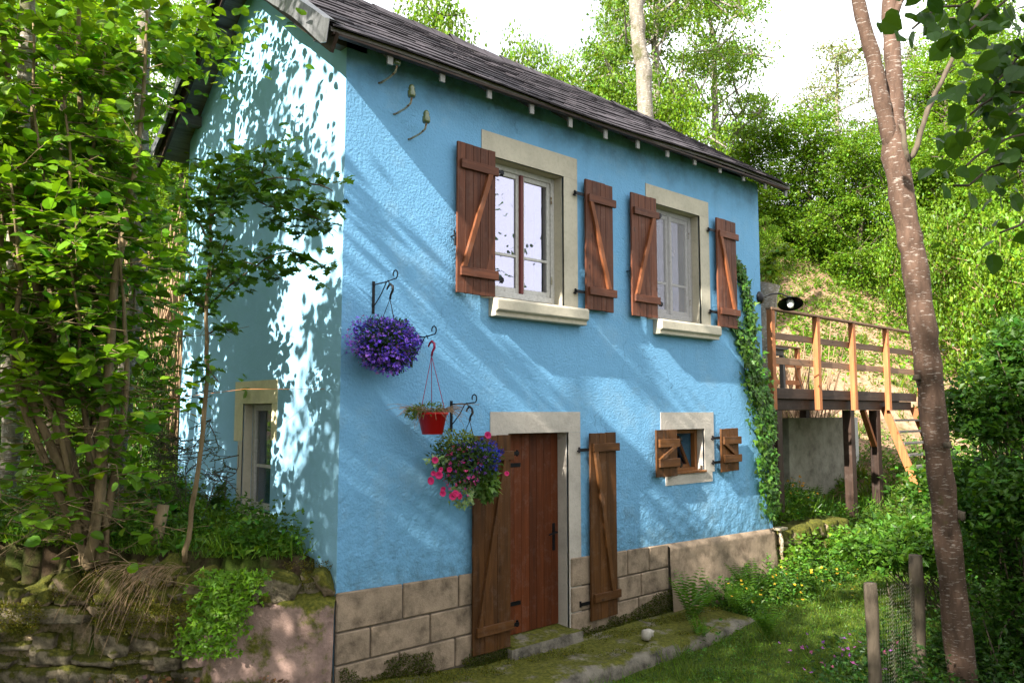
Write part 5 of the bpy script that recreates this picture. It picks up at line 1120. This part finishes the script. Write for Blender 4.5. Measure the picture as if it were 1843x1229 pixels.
thicket('thicket', (5.9, -3.9), [((1800, 740, 7.2), (.40, .4, .42)), ((1850, 640, 7.2), (.3, .3, .35)), ((1840, 900, 6.8), (.4, .4, .5)), ((1770, 890, 7.5), (.35, .35, .4))], 16000, .065, (.05, .125, .014), 'dark green thicket right of the slender trunk', 61, group=G6)
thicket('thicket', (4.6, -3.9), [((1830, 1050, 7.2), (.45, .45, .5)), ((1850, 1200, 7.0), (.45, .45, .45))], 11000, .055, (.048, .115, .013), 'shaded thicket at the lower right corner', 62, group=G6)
thicket('thicket', (7.6, -2.6), [((1640, 968, 9.0), (.5, .5, .18)), ((1575, 990, 9.4), (.4, .4, .16)), ((1705, 975, 8.4), (.4, .4, .35)), ((1640, 990, 8.2), (.4, .4, .22))], 13000, .075, (.07, .16, .015), 'mid green thicket between the deck and the slender trunk', 63, group=G6)
thicket('thicket', (10.2, -3.5), [((1800, 760, 11.5), (.7, .7, .5)), ((1870, 640, 11), (.6, .6, .7)), ((1740, 880, 10.5), (.7, .7, .5))], 12000, .09, (.065, .155, .015), 'taller thicket behind the slender trunk at the right edge', 64, group=G6)

# ================================================================ UNDERGROWTH
rg = np.random.default_rng(71)
def scatter(name, n, fx, hgt, size, col, tpl='simple', wf=.6, clump=0, cl_r=.15, upn=.9, mat='leaf', hvar=.3, seed=0):
    """fx(n) gives x,y arrays; leaves stand at random heights above the ground there"""
    r = np.random.default_rng(500+seed)
    if clump:
        cx_, cy_ = fx(clump, r); k = r.integers(0, len(cx_), n); ch = hgt*r.uniform(.3, 1.4, len(cx_))[k]; rad = cl_r*r.uniform(.5, 1.5, len(cx_))[k]; dx, dy = r.normal(size=n)*rad, r.normal(size=n)*rad
        x, y = cx_[k]+dx, cy_[k]+dy; z = gz(x, y)+ch*(1-np.clip((dx*dx+dy*dy)/(rad*rad)/4, 0, .9))*r.random(n)**.6; cv = r.uniform(.65, 1.35, len(cx_))[k][:, None]
    else:
        x, y = fx(n, r); z = gz(x, y)+hgt*r.random(n); cv = 1
    ok = ~((x > -.02) & (x < 6.8) & (y > -.03) & (y < 3.65)) & ~((x > -.1) & (x < 4.9) & (y > -.82) & (y < .1)); s_ = -.66*x-.75*y; ok &= ~((x < .1) & (s_ > -.12) & (s_ < .35))
    x, y, z = x[ok], y[ok], z[ok]; n = len(x); cv = cv[ok] if clump else 1
    P = np.stack([x, y, z], -1); D = rdir(n, r)*np.array([1, 1, .5])+np.array([0, 0, .15]); N = np.array([0, 0, upn])+r.normal(size=(n, 3))*.5
    return leaves(name, tpl, P, D, N, size*r.uniform(.5, 1.5, n), wf, tint(n, col, hvar, .25, r)*cv, mat=mat)
def blades(name, n, fx, h, w_, col, seed=0, lean=.45, clump=0, zf=None):
    r = np.random.default_rng(800+seed)
    if clump: cx_, cy_ = fx(clump, r); k = r.integers(0, len(cx_), n); x, y = cx_[k]+r.normal(size=n)*.06, cy_[k]+r.normal(size=n)*.06; hs_ = r.uniform(.5, 1.5, len(cx_))[k]
    else: x, y = fx(n, r); hs_ = 1
    hh = h*r.uniform(.4, 1.3, n)*hs_; s_ = -.66*x-.75*y
    ok = ~((x > -.02) & (x < 6.8) & (y > -.03) & (y < 3.65)) & ~((x > -.9) & (x < 4.9) & (y > -.80) & (y < .1)) & ~((x < .1) & (s_ > -.10) & (s_ < .3)); x, y, hh = x[ok], y[ok], hh[ok]; n = len(x)
    P = np.stack([x, y, gz(x, y)-.01], -1); D = np.stack([r.normal(size=n)*lean, r.normal(size=n)*lean, np.ones(n)], -1); N = r.normal(size=(n, 3))
    return leaves(name, 'blade', P, D, N, hh, w_/h, tint(n, col, .3, .25, r))
def rect(x0, x1, y0, y1): return lambda n, r: (r.uniform(x0, x1, n), r.uniform(y0, y1, n))
def wedge(px0, px1, d0, d1):     # region of ground seen between two columns of the photograph
    def f(n, r):
        a_ = r.uniform(0, 1, n); d = d0+(d1-d0)*r.random(n)**.75; q = (px0+(px1-px0)*a_-CX)/F
        fh = np.array([math.cos(HEAD), math.sin(HEAD)]); p = CAM[:2][None]+d[:, None]*(fh[None]+q[:, None]*RT[:2][None]); return p[:, 0], p[:, 1]
    return f
# hillside right
scatter('hillside_ground_cover', 42000, wedge(1340, 1900, 19.5, 34), .32, .10, (.12, .225, .018), clump=700, cl_r=.36, seed=1)
scatter('upper_ground_cover', 45000, wedge(1340, 1950, 26.5, 42), .7, .16, (.115, .21, .018), clump=600, cl_r=.7, seed=2)
blades('hillside_grass', 11000, wedge(1340, 1900, 13, 26), .22, .02, (.13, .20, .025), seed=3, clump=420)
# slope left and behind
scatter('left_slope_ground_cover', 60000, wedge(-150, 620, 9.5, 30), .6, .15, (.12, .22, .015), clump=700, cl_r=.5, seed=4)
# bank at left
scatter('bank_ground_cover', 60000, rect(-3.3, -.05, .2, 5.5), .30, .045, (.075, .16, .016), clump=520, cl_r=.11, seed=5)
blades('bank_grass', 30000, rect(-3.3, -.05, .2, 4.0), .15, .006, (.14, .25, .022), seed=6, clump=900)
scatter('bank_herb', 2600, rect(-2.9, -.05, .3, 3.0), .34, .085, (.07, .16, .016), 'ivy', .8, clump=60, cl_r=.09, seed=7)
# garden path and lawn
blades('lawn_grass', 95000, lambda n, r: (1.2+9.3*r.random(n)**1.3, -.3-4.2*r.random(n)), .055, .004, (.125, .19, .018), seed=8)
blades('tall_grass', 9000, lambda n, r: (1.2+8.3*r.random(n)**1.2, -.6-3.5*r.random(n)), .13, .005, (.09, .16, .018), seed=9, clump=260)
scatter('lawn_clover', 26000, rect(1.6, 9.5, -4.5, -.6), .07, .024, (.055, .12, .012), clump=420, cl_r=.14, seed=10)
blades('flower_bed_grass', 16000, rect(6.9, 10.5, .2, 3.2), .30, .010, (.07, .16, .015), seed=11, clump=420)
scatter('flower_bed_leaves', 14000, rect(6.8, 10.5, .2, 2.5), .32, .05, (.055, .14, .015), clump=160, cl_r=.14, seed=12)
scatter('wall_foot_leaves', 22000, rect(3.9, 9.6, -.75, .05), .34, .045, (.065, .15, .016), clump=150, cl_r=.13, seed=13)
scatter('low_wall_creeper', 7000, rect(6.75, 8.6, -.35, .05), .5, .06, (.10, .21, .018), 'ivy', .8, clump=40, cl_r=.12, seed=14)
scatter('path_edge_leaves', 30000, lambda n, r: (8.0+5*r.random(n), -1.6-3*r.random(n)), .5, .06, (.045, .12, .014), clump=240, cl_r=.2, seed=15)
scatter('stair_foot_leaves', 12000, rect(9.0, 14.5, -1.2, 2.0), .28, .06, (.08, .17, .018), clump=160, cl_r=.2, seed=16)
scatter('fence_foot_leaves', 16000, rect(2.9, 5.8, -4.6, -2.3), .40, .045, (.035, .09, .012), clump=130, cl_r=.15, seed=17)
# flowers in the beds
def flowers(name, n, fx, hgt, size, col, seed): 
    r = np.random.default_rng(900+seed); x, y = fx(n, r); P = np.stack([x, y, gz(x, y)+hgt*r.uniform(.6, 1.2, n)], -1); D = rdir(n, r)*np.array([1, 1, .2]); N = unit(np.array([-.3, -.5, .7])+r.normal(size=(n, 3))*.35)
    ro = leaves(name, 'star', P, D, N, size*r.uniform(.8, 1.2, n), 1.1, tint(n, col, .15, .1, r), mat='petal')
    return ro
flowers('yellow_flowers', 130, rect(6.9, 9.2, .25, 1.8), .42, .045, (.75, .33, .01), 1); flowers('yellow_flowers', 60, rect(4.6, 7.2, -1.5, -.3), .34, .035, (.70, .42, .02), 2)
flowers('purple_flowers', 46, lambda n, r: (3.9+r.normal(size=n)*.35, -2.3+r.normal(size=n)*.28), .22, .035, (.45, .10, .42), 3)
# ferns: each frond its own part
def fern(x, y, h, nf, label, seed, z=None):
    r = np.random.default_rng(seed); zb = float(gz(x, y)) if z is None else z; ro = empty('fern', (x, y, zb), label=label, cat='fern', group='ferns at the foot of the house')
    for k in range(nf):
        a_ = 2*math.pi*k/nf+r.normal()*.3; L_ = h*r.uniform(.7, 1.15); lean = r.uniform(.25, .8); P = []; D = []; S = []; pts = []
        m_ = 17
        for j in range(m_+1):
            t_ = j/m_; rr = L_*lean*t_**1.5; zz_ = L_*(t_*(1.05-.35*lean*t_)); pts.append(np.array([rr*math.cos(a_), rr*math.sin(a_), zz_]))
        for j in range(3, m_):
            p = pts[j]; tg = unit((pts[j+1]-p)[None])[0]; sd_v = unit(np.cross(tg, [0, 0, 1.])[None])[0]; w_ = L_*.20*math.sin(math.pi*(.12+.86*(j-3)/(m_-3)))**.8
            for sg in (-1, 1): P.append(p); D.append(sd_v*sg+tg*.35+np.array([0, 0, -.12])); S.append(w_)
        P = np.array(P); n = len(P); V, FA, kk = leaf_arrays('simple', P, np.array(D), np.tile([[0, 0, 1.]], (n, 1))+r.normal(size=(n, 3))*.12, np.array(S), .24)
        obj('frond', np_mesh('frond', V, FA, 'leaf', tint=np.repeat(tint(n, (.085, .19, .018), .15, .1, r), kk, 0)), ro)
fern(4.35, -.35, .62, 9, 'tall upright fern against the plinth left of the smooth render', 1); fern(4.95, -.55, .48, 10, 'spreading fern in front of the plinth', 2); fern(5.55, -.35, .62, 8, 'fern beneath the small window', 3)
fern(4.4, -1.25, .42, 11, 'low fern leaning over the path edge', 4); fern(8.35, -.45, .65, 9, 'bright fern at the end of the low wall', 5); fern(3.9, -.75, .35, 8, 'small fern beside the loose stone', 6); fern(9.2, .7, .6, 8, 'fern in the flower bed under the deck', 7)
# bright clover hanging over the retaining wall
r = np.random.default_rng(77); n = 1500; t_ = .55+.42*r.random(n); zz_ = .98-.62*r.random(n)**1.1; t_ = t_+(.98-zz_)*.28+r.normal(size=n)*.05; cl = np.floor(r.random(n)*46); rr_ = np.random.default_rng(3).normal(size=(46, 2))*.02
P = np.array([W(a_, .16+.16*max(0, (.98-b_))+.04*c_, b_) for a_, b_, c_ in zip(t_, zz_, r.random(n))]); D = rdir(n, r)+np.array([-.3, -.4, -.2]); N = unit(np.array([-.45, -.6, .7])+r.normal(size=(n, 3))*.4)
tp_ = empty('trailing_plant', W(.75, .1, .9), label='bright green trailing plant hanging over the retaining wall', cat='plant'); o0 = np.array(tp_.location)
leaves('foliage', 'ivy', P-o0, D, N, .040*r.uniform(.6, 1.3, n), 1.0, tint(n, (.15, .30, .02), .2, .12, r), tp_)
# moss and dead leaves on the wall and at its foot
def wallmoss(name, n, t0, t1, z0, z1, s0, s1, col, size, seed, tpl='simple', wf=.5, dens=3.0, thr=.0):
    r = np.random.default_rng(seed); t_ = r.uniform(t0, t1, n); z_ = r.uniform(z0, z1, n); k = vnoise(np.stack([t_*dens, z_*dens*1.6], -1), seed) > thr; t_, z_ = t_[k], z_[k]; n = len(t_)
    s_ = s0+(s1-s0)*(z_-z0)/max(z1-z0, 1e-6)+r.normal(size=n)*.012; P = np.array([W(a_, b_, c_) for a_, b_, c_ in zip(t_, s_, z_)]); D = rdir(n, r)+np.array([-.5, -.6, .2]); N = rdir(n, r)+np.array([-.4, -.5, .6])
    return leaves(name, tpl, P, D, N, size*r.uniform(.5, 1.5, n), wf, tint(n, col, .35, .2, r))
wallmoss('moss', 16000, .6, 4.2, .50, .74, .14, .13, (.13, .13, .012), .016, 31, thr=.05); wallmoss('moss', 14000, .0, 4.2, .74, 1.0, .10, -.08, (.11, .10, .015), .018, 32, thr=.1)
wallmoss('moss', 24000, .0, 2.6, -.22, .14, .38, .20, (.085, .085, .012), .016, 33, thr=-.2); wallmoss('moss', 7000, 1.5, 4.2, -.1, .35, .12, .09, (.13, .12, .02), .014, 36, thr=.2)
wallmoss('withered_leaves', 1500, 1.1, 4.0, .60, .98, .17, .06, (.20, .15, .13), .045, 34, 'hazel', .8, 2.2, .15); wallmoss('withered_leaves', 900, .3, 4.0, -.2, .2, .38, .22, (.17, .10, .07), .04, 35, 'hazel', .7, 2.0, -.1)
def footmoss(name, n, x0, x1, z0, z1, y, seed, col=(.07, .085, .012)):
    r = np.random.default_rng(seed); x = r.uniform(x0, x1, n); z = z0+(z1-z0)*r.random(n)**1.6; k = vnoise(np.stack([x*3, z*5], -1), seed) > -.1+1.6*(z-z0)/(z1-z0)-.7; x, z = x[k], z[k]; n = len(x)
    P = np.stack([x, y-.02*r.random(n)-.05*(z1-z), z], -1); return leaves(name, 'simple', P, rdir(n, r)+np.array([-.3, -.8, .3]), rdir(n, r), .018*r.uniform(.5, 1.5, n), .5, tint(n, col, .4, .25, r))
footmoss('moss', 16000, .02, 1.80, -.12, .22, -.035, 41); footmoss('moss', 14000, 2.80, 4.9, -.14, .16, -.035, 42)
r = np.random.default_rng(43); n = 20000; x = r.uniform(-.3, 4.9, n); y = -.03-.80*r.random(n); k = vnoise(np.stack([x*3.2, y*6], -1), 43)+.25*(x < 1.2) > .22; x, y = x[k], y[k]; n = len(x)
leaves('moss', 'simple', np.stack([x, y*.9, .035-.13*sm(x, .0, 1.5)+.016*r.random(n)], -1), rdir(n, r)+np.array([0, 0, .4]), rdir(n, r), .016*r.uniform(.5, 1.5, n), .5, tint(n, (.11, .12, .012), .35, .2, r))
# dry grass hanging from the crest of the wall
A = []; Bq = []
for k in range(90):
    p = np.array(W(1.45+r.normal()*.16, .02, .98)); v_ = np.array(U)*.0+np.array(NC)*.035+np.array([.0, 0, .005]); v_ = v_+r.normal(size=3)*.012+np.array(U)*.02
    for q in range(int(r.integers(5, 13))): p2 = p+v_; A.append(p); Bq.append(p2); p = p2; v_ = v_*.96+np.array([0, 0, -.009])+r.normal(size=3)*.003
segs('dry_grass', A, Bq, .0018, .0014, 'dry_twig', None, 3, kind='stuff')
# thin thorny bush at the gable window
rg = np.random.default_rng(81)
shrub('broom_shrub', (-.55, 1.95, 1.12), [(-.35, 1.75, 2.15), (-.65, 1.7, 2.0), (-.2, 1.5, 1.9), (-.85, 2.0, 2.2), (-.45, 1.9, 2.4)], 'fine leaved dark shrub against the foot of the gable', 'shrub', 'dark_bark', 'simple', .022, .45, (.05, .10, .015), .010, 40, .34, 7, 8, .15, 0, rg)
# washing line
MB().tube([tuple(dep(0, 733, 6.6)), tuple(dep(150, 732, 6.6)), tuple(dep(300, 718, 6.7)), tuple(dep(440, 700, 6.8)), (-.004, .25, 2.40)], .0022, 5).build('washing_line', 'orange_cord', None, label='thin orange cord stretched from the hazel to the house corner', cat='cord')
# fence with netting at lower right
fe = empty('wire_fence', (3.2, -2.9, -.1), label='old wire netting fence with wooden posts at lower right', cat='fence')
def F3(p): return Vector(p)-fe.location
fp = [(3.14, -2.92), (3.62, -3.02), (4.5, -3.3)]
poly_tube('post', [F3((3.14, -2.90, -.3)), F3((3.12, -2.91, .4)), F3((3.08, -2.92, .86))], [.055, .05, .05], 'dark_bark', fe, 9, 3, .005); poly_tube('post', [F3((3.98, -2.92, -.3)), F3((3.95, -2.94, .4)), F3((3.92, -2.95, .98))], [.06, .055, .055], 'dark_bark', fe, 9, 3, .005)
A = []; Bq = []
for k in range(34):
    for j in range(30):
        x = 3.1+k*.027; z = -.1+j*.03; yy_ = -2.91-.05*(k/34)+.02*math.sin(k*.5)
        if z > .80: continue
        A.append((x, yy_, z)); Bq.append((x+.0135, yy_, z+.015)); A.append((x+.0135, yy_, z+.015)); Bq.append((x+.0, yy_, z+.03)) 
        A.append((x+.0135, yy_, z+.015)); Bq.append((x+.027, yy_, z))
segs('netting', np.array(A)-np.array(fe.location), np.array(Bq)-np.array(fe.location), .0009, .0009, 'galvanised', fe, 3, kind='stuff')
poly_tube('stump', [Vector((0, 0, 0)), Vector((0, 0, .3))], [.05, .05], 'hazel_bark', None, 10, 2)[0].location = (3.05, -3.62, -.1)
tag(bpy.data.objects['stump.001'], 'small cut post at the bottom edge left of the slender trunk', 'stump')
bpy.context.view_layer.update()
